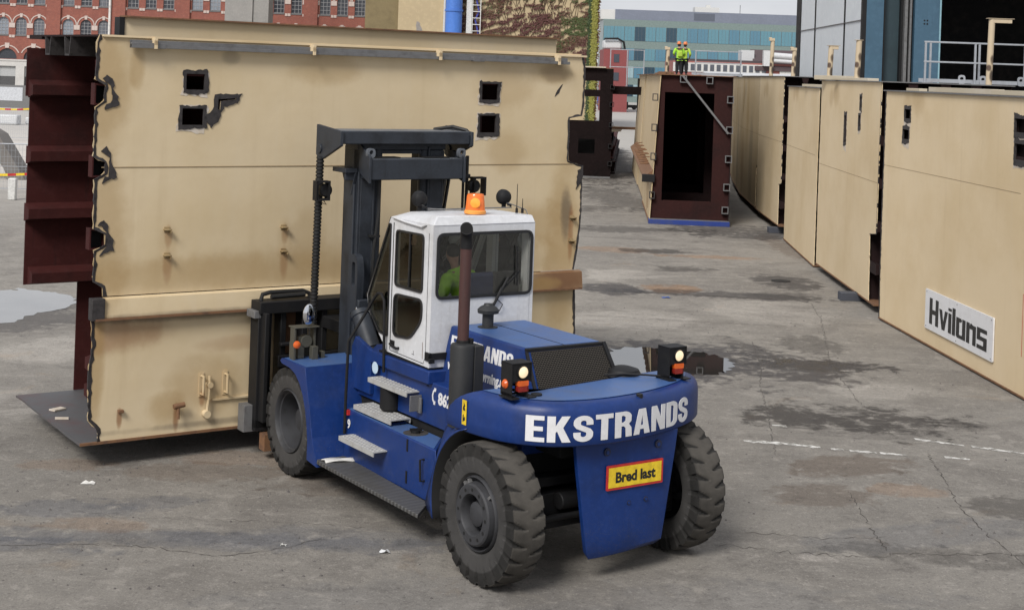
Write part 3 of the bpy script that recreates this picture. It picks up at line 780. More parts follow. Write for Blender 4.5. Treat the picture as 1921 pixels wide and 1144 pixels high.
def row_section(A, B, H, label, holes=(), notch=None, mat='cream_row', depth=2.75, lean=0., end_open='near', seam=3.5, gapcut=True, seed=1, group='girder sections in the row along the hall', ground=.06):
    """a section standing in the row: face from ground point A (far) to B (near); y axis runs into the box"""
    A, B = Vector((*A, 0)), Vector((*B, 0)); d = B - A; L = d.length
    o = thing('bridge_section', label, 'bridge section', A, math.atan2(d.y, d.x), group)
    rnd = random.Random(seed)
    def jag(pts, step=.08, amp=.016):
        P = []
        for a, c in zip(pts, pts[1:]):
            k = max(1, int(math.dist(a, c) / step))
            for j in range(k): t = j / k; P.append((a[0] + (c[0] - a[0]) * t + rnd.uniform(-amp, amp), a[1] + (c[1] - a[1]) * t))
        P.append(pts[-1]); return P
    g = ground
    if notch: rpts = [(L, H - .02)] + [(L + n[0], n[1]) for n in notch] + [(L + notch[-1][0], g)]
    else: rpts = [(L, H - .02), (L - .02, H * .6), (L, g)]
    lpts = [(.05, g), (.0, H * .4), (.02, H - .02)]
    hs = [rect(h[0] - .006, h[1] - .006, h[2] + .006, h[3] + .006) for h in holes]
    b = MB(); b.add(pierced(jag(rpts) + jag(lpts), hs, .02), facing_rear(0, .02, 0)); b.build('side_wall', M[mat], o)
    if seam:
        b = MB(); b.box(.03, L - (.45 if not notch else .1), -.004, 0, seam, seam + .007); b.build('weld_seam', M['seam'], o)
    bb, bg = MB(), MB()
    for h in holes: hole_patch(bb, bg, *h, .035, rnd, -.001, .10)
    if seed == 3: edge_strip(bb, lpts, -.05, .012, rnd)
    if notch: edge_strip(bb, rpts[:3], -.014, .006, rnd)
    if len(bb.b.faces): bb.build('burnt_edge', M['burnt'], o)
    if holes: bg.build('ground_patch', M['ground_steel'], o)
    b = MB(); b.box(-.05, L + .06, -.05, depth + .06, H - .02, H + .005); b.build('deck_plate', M['galv'], o)
    b = MB(); b.box(0.05, L, -.02, depth, g - .03, g); b.build('bottom_plate', M['rusty'], o)
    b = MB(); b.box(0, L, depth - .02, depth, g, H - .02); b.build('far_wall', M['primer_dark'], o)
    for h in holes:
        b = MB(); b.box(h[0] - .2, h[2] + .5, .10, .12, h[1] - .2, h[3] + .2); b.build('hole_backing', M['frame_black'], o)  # added dark sheet so the cut holes look unlit inside
    xs = (.35, L - .9, L * .5)
    for x in xs:
        b = MB(); b.add(fill([rect(.04, g, depth - .03, H - .04), rect(.5, .7, depth - .5, H - .5)], .03), frame((x, 0, 0), (0, 1, 0), (0, 0, 1), (1, 0, 0))); b.build('cross_frame', M['primer_dark'], o)
    for z in (.9, 1.9, 2.9, 3.9):
        b = MB(); b.prism([(0, -.02), (.2, .03), (.2, .17), (0, .24)], lambda u, v, w: (w, .022 + u, z + v), .3, L - .02); b.build('stiffener', M['primer_dark'], o)
    for y0 in (.6, 1.35, 2.05):
        b = MB(); b.prism([(0, 0), (.05, -.2), (.2, -.2), (.25, 0)], lambda u, v, w: (w, y0 + u, H - .02 + v), .02, L + .02); b.build('deck_trough', M['primer_dark'], o)
    return o

g1 = row_section((8.50, 33.15), (8.94, 24.95), 5.19, 'nearest cream girder section in the row, carrying the white Hvilans board', ((1.38, 4.60, 1.76, 4.80), (1.30, 4.15, 1.70, 4.36), (7.42, 4.56, 7.9, 4.80), (7.45, 4.08, 7.95, 4.36)), None, seam=3.50, seed=3)
g2 = row_section((8.83, 41.6), (8.60, 33.95), 5.39, 'second cream girder section in the row, with three narrow slots cut in it', ((3.45, 3.78, 3.72, 4.48), (5.32, 4.72, 5.52, 5.0), (5.22, 4.26, 5.44, 4.53)), [(-.06, 1.83), (-.75, 1.76), (-.66, .2)], seam=3.02, seed=5, depth=3.0, ground=.2)
g3 = row_section((9.31, 49.06), (8.86, 42.0), 5.17, 'third cream girder section in the row, lower than its neighbours', (), None, seam=3.2, seed=6)
g4 = row_section((9.76, 57.4), (9.46, 50.7), 5.50, 'fourth section of the row, with a tall black notch at its near corner', (), [(-.02, 1.75), (-.55, 1.7), (-.5, .3)], mat='cream_row', seam=3.2, seed=8, ground=.3)
g5 = row_section((10.35, 65.5), (9.80, 57.6), 5.50, 'fifth section of the row, rust shaded, between the notched section and the farthest one', (), [(-.02, 2.0), (-.4, 1.9), (-.4, .3)], mat='cream_old', seam=3.2, seed=9, ground=.3)
g6 = row_section((11.3, 73.8), (10.40, 65.7), 5.50, 'farthest section at the end of the row beside the open-ended box', (), [(-.02, 2.2), (-.4, 2.1), (-.4, .3)], mat='cream_old', seam=3.2, seed=10, ground=.3)

g7 = row_section((14.2, 96.0), (11.35, 74.0), 5.50, 'long last section behind the open box, its face seen only as a sliver', (), None, mat='cream_old', seam=3.2, seed=12, ground=.3)
# timbers the row stands on
for (x, y, yaw, lab) in ((8.55, 35.9, 0.02, 'short dark bearer poking out under the second girder section'), (9.5, 51.3, .04, 'grey bearer under the notched corner of the fourth section')):
    b = MB(); b.box(-.32, 2.8, -.17, .17, 0, .2); o = b.build('bearer', paint('dark_bearer', (.05, .055, .07), .7, (.02, .02, .02)), None, .01, loc=(x, y, 0)); o.rotation_euler = (0, 0, yaw); tag(o, lab, 'bearer', 'bearers under the girder row')
b = MB(); b.box(-.1, 2.8, -.12, .12, 0, .052); o = b.build('bearer', M['timber'], None, .008, loc=(8.72, 31.0, 0)); tag(o, 'flat timber bearer hidden under the nearest girder section', 'bearer', 'bearers under the girder row')

# planks and scraps lying on the decks
def plank(x, y, z, L, wd, th, yaw, lab, mat='plank'):
    b = MB(); b.box(-L / 2, L / 2, -wd / 2, wd / 2, 0, th); o = b.build('plank', M[mat], None, .006, loc=(x, y, z)); o.rotation_euler = (0, 0, yaw)
    tag(o, lab, 'plank', 'planks lying on the girder decks')
plank(9.05, 29.2, 5.196, 3.6, .22, .10, R(-87), 'long pale plank along the edge of the nearest girder deck')
plank(9.12, 26.3, 5.196, 1.9, .2, .09, R(-85), 'shorter pale plank in line with the long one, nearest the camera')
plank(8.93, 32.2, 5.196, .8, .18, .06, R(-85), 'short board at the far end of the nearest girder deck')
plank(8.95, 38.2, 5.397, 2.4, .3, .07, R(-80), 'pale board on the second girder deck, its nearer one', 'plank')
plank(8.98, 40.6, 5.397, 1.6, .35, .12, R(-70), 'rough pale board at the far end of the second girder deck', 'plank')
plank(9.1, 43.7, 5.176, 2.2, .2, .08, R(-85), 'pale board lying on the lower third girder deck')

def hvilans():
    A = Vector((8.50, 33.15, 0)); B = Vector((8.94, 24.95, 0)); d = (B - A)
    o = thing('sign', 'white board with black Hvilans lettering fixed low on the nearest cream girder section', 'sign', A + d.normalized() * 3.2 + Vector((0, 0, .38)), math.atan2(d.y, d.x))
    b = MB(); b.add(fill([rrect(0, 0, 3.63, .80, .02)], .025), facing_rear(0, -.01, 0)); b.build('board', M['letter'], o, .004)
    h = .52; wv = .17
    G = {
        'H': (.53, [rect(0, 0, wv, 1), rect(.36, 0, .36 + wv, 1), rect(wv, .40, .36, .57)]),
        'v': (.48, [[(0, .74), (.16, .74), (.245, .28), (.33, .74), (.49, .74), (.325, 0), (.165, 0)]]),
        'i': (.17, [rect(0, 0, wv, .74), rect(-.01, .83, wv + .01, .93)]),
        'l': (.17, [rect(0, 0, wv, 1)]),
        'a': (.50, [rect(.33, 0, .33 + wv, .74), [(0, .06), (.06, 0), (wv, 0), (wv, .74), (0, .74)], rect(wv, 0, .33, .13), [(wv, .60), (.27, .60), (.31, .68), (.26, .74), (wv, .74)]]),
        'n': (.50, [rect(0, 0, wv, .74), rect(.33, 0, .33 + wv, .70), [(wv, .54), (.33, .54), (.33, .70), (.27, .74), (.215, .74), (wv, .62)]]),
        's': (.50, [[(0, .60), (.5, .60), (.5, .74), (0, .74)], rect(0, .31, wv, .60), rect(wv, .31, .5, .455), rect(.33, .14, .5, .31), rect(0, 0, .5, .14)])}
    x = .27; bm = MB(); sx = 1.0 / h
    tot = sum(G[c][0] for c in 'Hvilans') + .05 * 6
    k = 3.08 / tot
    for c in 'Hvilans':
        wd, parts = G[c]
        for p in parts: bm.add(fill([[(x + u * k, .13 + v * h) for u, v in p]], .004), facing_rear(0, -.0352, 0))
        x += (wd + .05) * k
    bm.build('lettering', M['letter_black'], o, smooth=0)
    b = MB()
    for u in (.08, 1.8, 3.55):
        for v in (.05, .75): b.cyl((u, -.035, v), (u, -.042, v), .012, n=8)
    b.build('screw', M['galv'], o)
hvilans()
b = MB(); b.box(0, .018, -.002, 0, .72, 1.8); o = b.build('paint_mark', M['red'], g1, loc=(8.02, -.0005, 0))

def open_section():
    """the box standing end-on in the middle of the yard, its open dark end toward us"""
    a = math.atan2(-.061, 1)
    o = thing('bridge_section', 'open-ended dark red girder box standing in the middle of the yard', 'bridge section', (5.15, 53.0, 0), a)
    W_, H, L = 2.87, 5.43, 29.
    rnd = random.Random(2)
    for y0, y1, dx in ((0, 8.6, 0), (8.7, 17.5, .03), (17.6, L, 0)):
        b = MB(); b.prism([(dx, .1), (dx + .03, .1), (.27 + dx, H - .03), (.24 + dx, H - .03)], lambda u, v, w: (u, w, v), y0, y1); b.build('side_wall', M['cream_old'], o)
    b = MB(); b.box(W_ - .03, W_, 0, L, .1, H - .03); b.build('far_wall', M['primer_dark'], o)
    b = MB(); b.box(.03, W_ - .03, 0, L, .1, .13); b.build('bottom_plate', M['primer'], o)
    b = MB(); b.add(fill([ragged([(.10, -.05), (W_ + .1, -.05), (W_ + .1, L), (.10, L)], .25, .03, rnd)], .03), Matrix.Translation((0, 0, H - .03))); b.build('deck_plate', M['rusty'], o)
    for y in (.15, 4.2, 8.5, 17, 25):
        b = MB(); b.add(fill([[(.036, .131), (W_ - .031, .131), (W_ - .031, H - .031), (.27, H - .031)], rect(.43, .85, 2.22, 4.78)], .03), frame((0, y, 0), (1, 0, 0), (0, 0, 1), (0, -1, 0)))
        b.build('end_frame', M['primer_box'] if y < 1 else M['primer_dark'], o)
    b = MB(); b.box(.5, 2.18, .18, .22, .131, .85); b.build('sill_plate', paint('red_sill', (.075, .019, .015), .6), o)
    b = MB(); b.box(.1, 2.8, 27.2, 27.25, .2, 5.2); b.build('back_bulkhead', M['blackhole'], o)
    b = MB(); b.bar((1.05, -.06, 5.38), (W_ - .12, -.06, 3.35), .07, .05, (0, 1, 0)); b.build('diagonal_brace', M['galv'], o)
    # trough ends on the frame
    for (x, z, s) in ((.0, 4.45, 1), (0, 3.35, 1), (.0, 2.3, 1), (.0, .9, 1)):
        b = MB(); b.add(fill([rect(.0, 0, .2, .26), rect(.03, .03, .17, .23)], .16), facing_rear(x - .02, .1, z)); b.build('trough_end', M['burnt'], o)
    for (x, z) in ((W_ - .2, 4.45), (W_ - .2, 3.35), (W_ - .2, 2.3), (W_ - .23, 1.28), (W_ - .26, .45), (.95, 5.14), (1.9, 5.12)):
        b = MB(); b.add(fill([rect(0, 0, .24, .26), rect(.03, .03, .21, .23)], .16), facing_rear(x, .1, z)); b.build('trough_end', M['galv'], o)
    # longitudinal rail with bolts on the outer left face
    b = MB(); b.prism([(.09, 1.95), (-.26, 1.66), (-.26, 1.62), (.07, 1.60)], lambda u, v, w: (u, w, v), .0, 23); b.build('rail', M['rusty'], o)
    b = MB(); b.box(-.30, .16, -.06, .12, 1.5, 1.78); b.build('rail_end', M['black'], o, .01)
    b = MB()
    for i in range(26):
        y = 1.0 + i * .42 + rnd.uniform(-.05, .05)
        b.tube([(0, y, 2.05 + .3 * (i % 3 == 0) + .02 * (i % 5)), (-.34, y, 2.07 + .3 * (i % 3 == 0))], .022, 6)
    b.build('stud', M['rusty'], o)
    b = MB(); b.box(-.03, 0, .02, 8.0, .08, .14); b.box(-.012, 0, 1.8, 1.86, .4, 1.6); b.box(-.01, 0, 3.0, 3.03, .2, 1.55); b.build('foot_lip', M['rusty'], o)
    # blue loose beam
    b = MB(); b.box(0, W_ + .05, -.12, .6, 0, .17); o2 = b.build('steel_beam', paint('blue_beam', (.012, .035, .20), .45, (.06, .07, .09), .5, 4), None, .008, loc=(5.13, 52.98, 0)); o2.rotation_euler = (0, 0, a)  # a loose steel beam under the box end
    tag(o2, 'blue painted steel beam lying under the open end of the girder box', 'steel beam')
    b = MB(); b.box(.0, W_, -.10, .5, .171, .19); b.build('foot_plate', M['galv'], o)
    # scrap bits along the deck edge
    b = MB()
    for i in range(40):
        x = rnd.uniform(.2, .75); y = .1 + i * .12; s = rnd.uniform(.05, .14)
        b.box(x - s, x + s, y - s, y + s, H, H + rnd.uniform(.03, .10), None)
    ob = b.build('scrap_heap', M['rusty'], None, loc=(5.15, 53.0, .002)); ob.rotation_euler = (0, 0, a); tag(ob, 'rusty scraps heaped along the deck edge of the open girder box', 'scrap')
open_section()

def skeleton_section():
    o = thing('bridge_section', 'stripped dark girder frame standing behind the right end of the carried section', 'bridge section', (3.2, 75.5, 0), R(-4))
    W_, H = 2.05, 5.65
    f = lambda y: frame((0, y, 0), (1, 0, 0), (0, 0, 1), (0, -1, 0))
    b = MB(); b.add(fill([rect(-.9, .1, W_, H), rect(-.6, 4.55, 1.38, 5.0), rect(-.6, 2.95, 1.38, 4.2), rect(.35, 1.25, 1.2, 2.0)], .06), f(0)); b.build('end_frame', M['frame_black'], o)
    b = MB(); b.box(.3, 1.45, .08, .1, 2.02, 2.95); b.build('red_panel', M['primer'], o)
    b = MB(); b.box(-.9, 1.3, .9, .95, .3, 2.0); b.build('recess', M['blackhole'], o)
    b = MB(); b.box(1.55, W_ - .03, -.02, 0, .4, 4.4); b.build('post_face', M['primer'], o)
    b = MB(); b.box(-.2, W_, -.05, .4, .0, .1); b.build('foot_plate', M['galv'], o)
    b = MB(); b.box(W_ - .02, W_, 0, 7, 1.7, 2.0); b.box(W_ - .02, W_, 0, 7, .1, .9); b.box(-.9, W_, 0, 7, H, H + .04); b.box(-.9, W_, 0, 6, .101, .13); b.build('side_rail', M['rusty'], o)
    for z in (4.6, 3.7, 2.65, 1.55, .65):
        b = MB(); b.add(fill([rect(0, 0, .22, .24), rect(.03, .03, .19, .21)], .16), f(-.05) @ Matrix.Translation((W_ - .15, z, 0))); b.build('trough_end', M['black'], o)
    b = MB(); b.box(-.6, W_ - .4, -.3, .6, H + .04, H + .1); b.build('top_grating', M['plank'], o)
    # cross beam to the open box
    b = MB(); b.box(0, 2.05, -.2, .2, 0, .42); t = b.build('steel_beam', M['frame_black'], None, .01, loc=(5.28, 76.2, 4.35)); tag(t, 'dark steel beam bridging the gap between the stripped frame and the open box', 'steel beam')
    b = MB(); b.box(-.12, 2.1, -.12, .12, 0, .14); t = b.build('steel_beam', M['rusty'], None, .01, loc=(5.35, 82.0, 2.32)); tag(t, 'thin rusty beam low across the gap between the stripped frame and the open box', 'steel beam')
skeleton_section()

def beam_stack():
    """long dark beams lying in two layers along the left side of the alley"""
    d = Vector((8.0, 106, 0)) - Vector((5.75, 79, 0)); yaw = math.atan2(d.y, d.x)
    for i, (dx, z, L, mt, lab) in enumerate(((0, .02, 27, 'primer_dark', 'long dark beam on the ground along the left side of the alley'), (-.05, .80, 24, 'primer', 'long red-brown beam lying on the dark one beside the alley'), (-.1, 1.50, 11, 'frame_black', 'short black beam on top of the two long ones beside the alley'))):
        b = MB(); b.box(0, L, 0, .55, 0, .05); b.box(0, L, 0, .55, .62, .67); b.box(0, L, .24, .30, .05, .62)
        for x in range(1, int(L), 3): b.box(x, x + .03, .06, .24, .05, .62)
        o = b.build('steel_beam', M[mt], None, .006, loc=(5.75 + dx, 79 + i * .6, z)); o.rotation_euler = (0, 0, yaw); tag(o, lab, 'steel beam', 'long steel bars stacked beside the alley')
    rnd = random.Random(21)
    b = MB()
    for i in range(14): b.box(-.05, .55 + rnd.uniform(0, .25), i * .45, i * .45 + .07, .0 + .002 * i, .07 + .002 * i)
    o = b.build('timber_slats', M['plank'], None, loc=(5.45, 81.2, 2.2)); o.rotation_euler = (0, 0, yaw - PI / 2); tag(o, 'pale timber slats laid across the top of the beams beside the alley', 'slats', None, None)
beam_stack()

# ------------------------------------------------------------------ heavy lettering (condensed grotesque) drawn as outlines
def stroke(path, wd):
    L, Rr = [], []
    for i, p in enumerate(path):
        a = Vector(path[max(0, i - 1)]); c = Vector(path[min(len(path) - 1, i + 1)])
        t = (c - a).normalized(); n = Vector((-t.y, t.x))
        L.append((p[0] + n.x * wd, p[1] + n.y * wd)); Rr.append((p[0] - n.x * wd, p[1] - n.y * wd))
    return L + Rr[::-1]
def arc(cx, cy, rx, ry, a0, a1, n=9):
    return [(cx + rx * math.cos(R(a0 + (a1 - a0) * i / n)), cy + ry * math.sin(R(a0 + (a1 - a0) * i / n))) for i in range(n + 1)]
def glyph(c):
    s = .19
    if c == 'E': return .46, [[(0, 0), (.46, 0), (.46, .17), (.20, .17), (.20, .42), (.42, .42), (.42, .59), (.20, .59), (.20, .83), (.45, .83), (.45, 1), (0, 1)]]
    if c == 'K': return .57, [[(0, 0), (.20, 0), (.20, .36), (.235, .43), (.36, 0), (.575, 0), (.38, .56), (.555, 1), (.35, 1), (.20, .62), (.20, 1), (0, 1)]]
    if c == 'T': return .50, [[(.15, 0), (.35, 0), (.35, .82), (.50, .82), (.50, 1), (0, 1), (0, .82), (.15, .82)]]
    if c == 'N': return .56, [[(0, 0), (.18, 0), (.18, .52), (.36, 0), (.56, 0), (.56, 1), (.38, 1), (.38, .50), (.20, 1), (0, 1)]]
    if c == 'A': return .58, [[(0, 0), (.20, 0), (.225, .20), (.355, .20), (.38, 0), (.58, 0), (.41, 1), (.17, 1)], [(.243, .36), (.337, .36), (.29, .74)]]
    if c == 'D': return .53, [[(0, 0)] + arc(.27, .25, .26, .25, -90, 0) + arc(.27, .75, .26, .25, 0, 90) + [(0, 1)], [(.20, .16)] + arc(.25, .26, .08, .10, -90, 0, 5) + arc(.25, .74, .08, .10, 0, 90, 5) + [(.20, .84)]]
    if c == 'R': return .55, [[(0, 0), (.20, 0), (.20, .43), (.27, .43), (.33, .36), (.345, 0), (.55, 0), (.53, .34), (.44, .50), (.52, .60)] + arc(.30, .76, .23, .24, 0, 90)[1:] + [(0, 1)], [(.20, .58), (.27, .58), (.33, .64), (.33, .78), (.27, .84), (.20, .84)]]
    if c == 'S':
        path = [(.43, .64), (.43, .72)] + arc(.265, .745, .165, .165, 0, 180, 10) + [(.10, .66), (.14, .58), (.265, .50), (.39, .42), (.43, .34)] + arc(.265, .255, .165, .165, 0, -180, 10) + [(.10, .36)]
        return .53, [stroke(path, .092)]
    return .3, []
def heavy_word(bm, word, x0, z0, h, kx, place, th=.004, gap=.055, cuts=4, slant=0.):
    """letters placed through place(u, v, w): u along, v up, w out of the face"""
    x = x0
    for c in word:
        wd, polys = glyph(c)
        me = fill(polys, th)
        t = bmesh.new(); t.from_mesh(me)
        for k in range(1, cuts * 2):
            bmesh.ops.bisect_plane(t, geom=t.verts[:] + t.edges[:] + t.faces[:], plane_co=(wd * k / cuts / 2, 0, 0), plane_no=(1, 0, 0))
        for v in t.verts: v.co = place(x + v.co.x * h * kx + slant * v.co.y * h, z0 + v.co.y * h, v.co.z)
        me2 = bpy.data.meshes.new('letter'); t.to_mesh(me2); t.free(); bm.add(me2, Matrix.Identity(4))
        x += (wd + gap) * h * kx
    return x

# ------------------------------------------------------------------ the forklift (local: x right, y forward, z up)
fk = thing('forklift', 'large blue forklift with a white cab seen from behind, carrying the tall cream girder section', 'forklift', ORG, YAW)

def tyre_mesh(b, Rr, wd, rin, lugs=22, side=1):
    NA = lugs * 10
    us = [-1, -.86, -.7, -.5, -.3, -.12, .12, .3, .5, .7, .86, 1]
    def groove(th, s):
        sgn = 1 if s > 0 else -1; a = abs(s)
        if a < .2: return 0.
        ph = (th / (2 * PI) * lugs + (.5 if sgn < 0 else 0) + .38 * a * 1.0) % 1.0
        wdt = .045 + .09 * max(0, (a - .3))
        e = abs(ph - .5)
        return 1. if e < wdt else (0. if e > wdt + .07 else (wdt + .07 - e) / .07)
    P = []
    for i in range(NA + 1):
        th = 2 * PI * i / NA; row = []
        c, s_ = math.cos(th), math.sin(th)
        def pt(x, r): row.append((x, r * c, r * s_))
        g = groove(th, -1)
        pt(-wd * .36, rin); pt(-wd * .46, rin + .035); pt(-wd * .50, rin + (Rr - rin) * .45); pt(-wd * (.50 - .05 * g), rin + (Rr - rin) * .70); pt(-wd * (.495 - .10 * g), Rr - .03 - .02 * g)
        for u in us: pt(u * wd * .47, Rr - .024 * groove(th, u) - .012 * u ** 4)
        g = groove(th, 1)
        pt(wd * (.495 - .10 * g), Rr - .03 - .02 * g); pt(wd * (.50 - .05 * g), rin + (Rr - rin) * .70); pt(wd * .50, rin + (Rr - rin) * .45); pt(wd * .46, rin + .035); pt(wd * .36, rin)
        P.append(row)
    b.grid(P)
    bmesh.ops.remove_doubles(b.b, verts=b.b.verts[:], dist=1e-5)

def wheel(x, y, r, wd, rear, sgn):
    """sgn -1: outer face toward -x"""
    b = MB(); c = .0
    X = lambda d: (d * sgn)
    ax = lambda prof, n=40: b.lathe((0, 0, 0), (sgn, 0, 0), [(q[0], q[1]) for q in prof], n)
    hw = wd / 2
    if rear:
        ax([(.39, -.1), (.39, hw - .03), (.375, hw - .005), (.36, hw - .03), (.35, hw - .05), (.345, hw - .03), (.335, hw - .06), (.325, hw - .02), (.318, hw + .025), (.30, hw + .04), (.215, hw + .04), (.20, hw + .02), (.195, hw - .12), (.13, hw - .12), (.125, hw - .02), (.09, hw), (0, hw + .005)])
    else:
        ax([(.41, -.1), (.41, hw - .03), (.395, hw - .005), (.38, hw - .02), (.37, hw - .06), (.355, hw - .07), (.33, hw - .20), (.32, hw - .30), (.24, hw - .31), (.23, hw - .27), (.15, hw - .26), (.14, hw - .18), (0, hw - .17)])
    o = b.build('wheel', M['rim'], fk, loc=(x, y, r))
    b = MB(); tyre_mesh(b, r, wd, .385, 24); b.build('tyre', M['tyre'], o, smooth=28)
    bb = MB()
    for i in range(12):
        a = 2 * PI * i / 12; rr = .258 if rear else .275; e = hw + .038 if rear else hw - .305
        p = (X(e), rr * math.cos(a), rr * math.sin(a)); q = (X(e + (.004 if rear else .03)), p[1], p[2])
        if rear: bb.cyl(p, q, .019, n=10)
        else: bb.cyl(p, q, .022, n=6)
    bb.build('bolt_hole' if rear else 'wheel_nut', M['blackhole'] if rear else M['rim'], o)
    if rear:
        bb = MB()
        for a in (.9, 1.15, 2.4, 5.6): bb.box(-.01, .03, -.02, .03, -.015, .015, Matrix.Rotation(a, 4, 'X') @ Matrix.Translation((X(hw - .01), .335, 0)))
        bb.build('rim_clip', M['galv'], o)
    return o
wheel(-1.30, .13, .73, .40, True, -1)
wheel(1.13, .13, .725, .40, True, 1)
wheel(-1.25, 4.69, .695, .42, False, -1)
wheel(1.25, 4.69, .695, .42, False, 1)

# frame and body
b = MB()
b.box(-.76, .76, 1.0, 4.55, .45, 1.12); b.box(-.70, .70, .38, 1.0, .75, 1.30); b.box(-.6, .6, -.1, .4, 1.25, 1.45)
b.box(-.55, .55, 4.55, 5.2, .4, .9)
b.build('chassis', M['blackhole'], fk, .01)
b = MB(); b.box(-1.04, 1.04, .08, .36, .56, .84); b.box(-1.0, 1.0, .12, .3, .9, 1.0); b.box(-1.0, 1.0, -.02, .1, .5, .60); b.cyl((-.55, -.02, .78), (.55, -.02, .78), .09); b.cyl((-.95, -.05, .62), (.95, -.05, .62), .035); b.box(-1.06, -.9, 0, .45, .45, .95); b.box(.9, 1.06, 0, .45, .45, .95)
b.build('steer_axle', M['black'], fk, .01)
b = MB(); b.cyl((-1.1, 4.68, .69), (1.1, 4.68, .69), .26); b.build('drive_axle', M['black'], fk)

def fender(sgn):
    X = lambda x: x * sgn
    edge = [(3.75, .33), (3.90, .66), (3.995, 1.00), (4.10, 1.30), (4.16, 1.49)]
    poly = edge + [(4.84, 1.49), (4.89, 1.45), (4.84, 1.42), (4.60, 1.405), (4.44, 1.36), (4.30, 1.26), (4.20, 1.13), (4.11, .95), (4.06, .76), (4.03, .58), (4.03, .36)]
    b = MB(); b.prism(poly, lambda u, v, w_: (X(w_), u, v), 1.50, 1.485)
    o = b.build('front_fender', M['blue'], fk, .004)
    b = MB(); b.grid([[(X(1.492), y, z), (X(.5), y, z)] for y, z in edge]); b.build('fender_back', M['blue'], o, solid=.014, smooth=0)
    b = MB(); b.prism([(4.16, 1.488), (4.84, 1.488), (4.89, 1.45), (4.84, 1.42), (4.60, 1.42), (4.2, 1.44)], lambda u, v, w_: (X(w_), u, v), 1.484, .50); b.build('fender_deck', M['blue'], o, .01)
    b = MB(); b.box(min(X(1.47), X(.5)), max(X(1.47), X(.5)), 4.18, 4.82, 1.4895, 1.494); b.build('fender_top_sheen', M['blue_sheen'], o)
    return o
fender(-1); fender(1)
# body side plates below the cab and hood
b = MB(); b.box(-.80, .80, 1.45, 4.2, 1.12, 1.62); b.box(-.78, .78, .35, 1.45, 1.2, 1.66); b.build('body', M['blue'], fk, .01)
b = MB(); b.prism([(-.86, 3.62), (-.86, 2.2), (.72, 2.2), (.72, 3.62), (.5, 3.95), (-.6, 3.95)], lambda u, v, w_: (u, v, w_), 1.60, 1.755); b.build('cab_deck', M['blue'], fk, .012)
b = MB(); b.prism([(3.62, 1.2), (4.12, 1.2), (4.14, 1.72), (4.05, 1.86), (3.62, 1.75)], lambda u, v, w_: (w_, u, v), -.855, -.80); b.build('side_gusset', M['blue'], fk, .006)
b = MB(); b.cyl((-.857, 3.50, 1.56), (-.861, 3.50, 1.56), .075, n=28); o = b.build('round_sticker', paint('round_sticker', (.50, .62, .72), .4, (.20, .42, .66), .7, 9, .0), fk)
# tank with the steps
b = MB(); b.prism([(-1.10, 3.80), (-1.14, 1.52), (-.78, 1.95), (-.78, 3.86)], lambda u, v, w_: (u, v, w_), .40, 1.02); b.build('tank', M['blue'], fk, .015)
b = MB(); b.prism([(-1.085, 3.76), (-1.12, 1.60), (-.80, 1.98), (-.80, 3.80)], lambda u, v, w_: (u, v, w_), 1.0205, 1.024); b.build('tank_top_sheen', M['blue_sheen'], fk)
b = MB(); b.cyl((-.95, 2.3, 1.024), (-.95, 2.3, 1.0275), .15, n=24); b.build('oil_stain', flat('spilt_fuel_stain', (.06, .055, .05), .5), fk)
b = MB(); b.cyl((-.95, 2.3, 1.02), (-.95, 2.3, 1.06), .055); b.bar((-1.02, 2.32, 1.065), (-.88, 2.28, 1.065), .03, .03); b.build('filler_cap', M['black'], fk)
b = MB(); b.tube([(-1.135, 1.78, .86), (-1.19, 1.78, .86), (-1.19, 1.76, .62), (-1.135, 1.76, .62)], .014, 8); b.build('tank_handle', M['black'], fk)
b = MB()
for z in (.93, .56): b.box(-1.137, -1.12, 2.16, 2.19, z - .07, z + .07)
b.build('hinge', M['black'], fk)
b = MB(); b.box(-1.136, -1.11, 1.55, 1.60, .84, .92); b.build('side_reflector', M['red'], fk)
b = MB(); b.box(-1.135, -1.10, 3.66, 3.72, .96, 1.02); b.build('side_reflector', M['red'], fk)
b = MB(); b.add(text_mesh('9', .15, .003, .005), frame((-1.112, 3.70, .80), (0, -1, 0), (0, 0, 1), (-1, 0, 0))); b.build('fleet_number', M['letter'], fk, smooth=0)
b = MB(); b.prism([(-1.50, 3.74), (-1.50, 1.27), (-1.17, 1.60), (-1.08, 3.78), (-.8, 4.1), (-1.3, 4.1)], lambda u, v, w_: (u, v, w_), .375, .42); b.build('running_board', M['checker'], fk, .006)
# mudguard panel flaring from the tank to the rear wheel arch
def mudguard(sgn):
    X = lambda x: x * sgn
    A = []
    for i in range(13):
        a = R(-18 + 94 * i / 12); A.append((X(1.45), .22 + .86 * math.cos(a), .70 + .86 * math.sin(a)))
    Bp = [(1.20, 1.62, .40), (1.18, 1.60, .55), (1.15, 1.56, .75), (1.12, 1.53, .95), (1.08, 1.55, 1.05), (1.0, 1.62, 1.10), (.93, 1.68, 1.2), (.86, 1.66, 1.32), (.80, 1.5, 1.42), (.80, 1.35, 1.5), (.80, 1.2, 1.55), (.80, 1.0, 1.6), (.80, .8, 1.62)]
    Bp = [(X(x), y, z) for x, y, z in Bp]
    P = [[tuple(Vector(a).lerp(Vector(c), t)) for t in (0, .33, .66, 1)] for a, c in zip(A, Bp)]
    b = MB(); b.grid(P)
    b.build('mudguard', M['blue'], fk, solid=.015, smooth=50)
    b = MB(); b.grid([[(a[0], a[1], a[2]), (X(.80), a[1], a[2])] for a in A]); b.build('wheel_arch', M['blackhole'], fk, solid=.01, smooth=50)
mudguard(-1); mudguard(1)

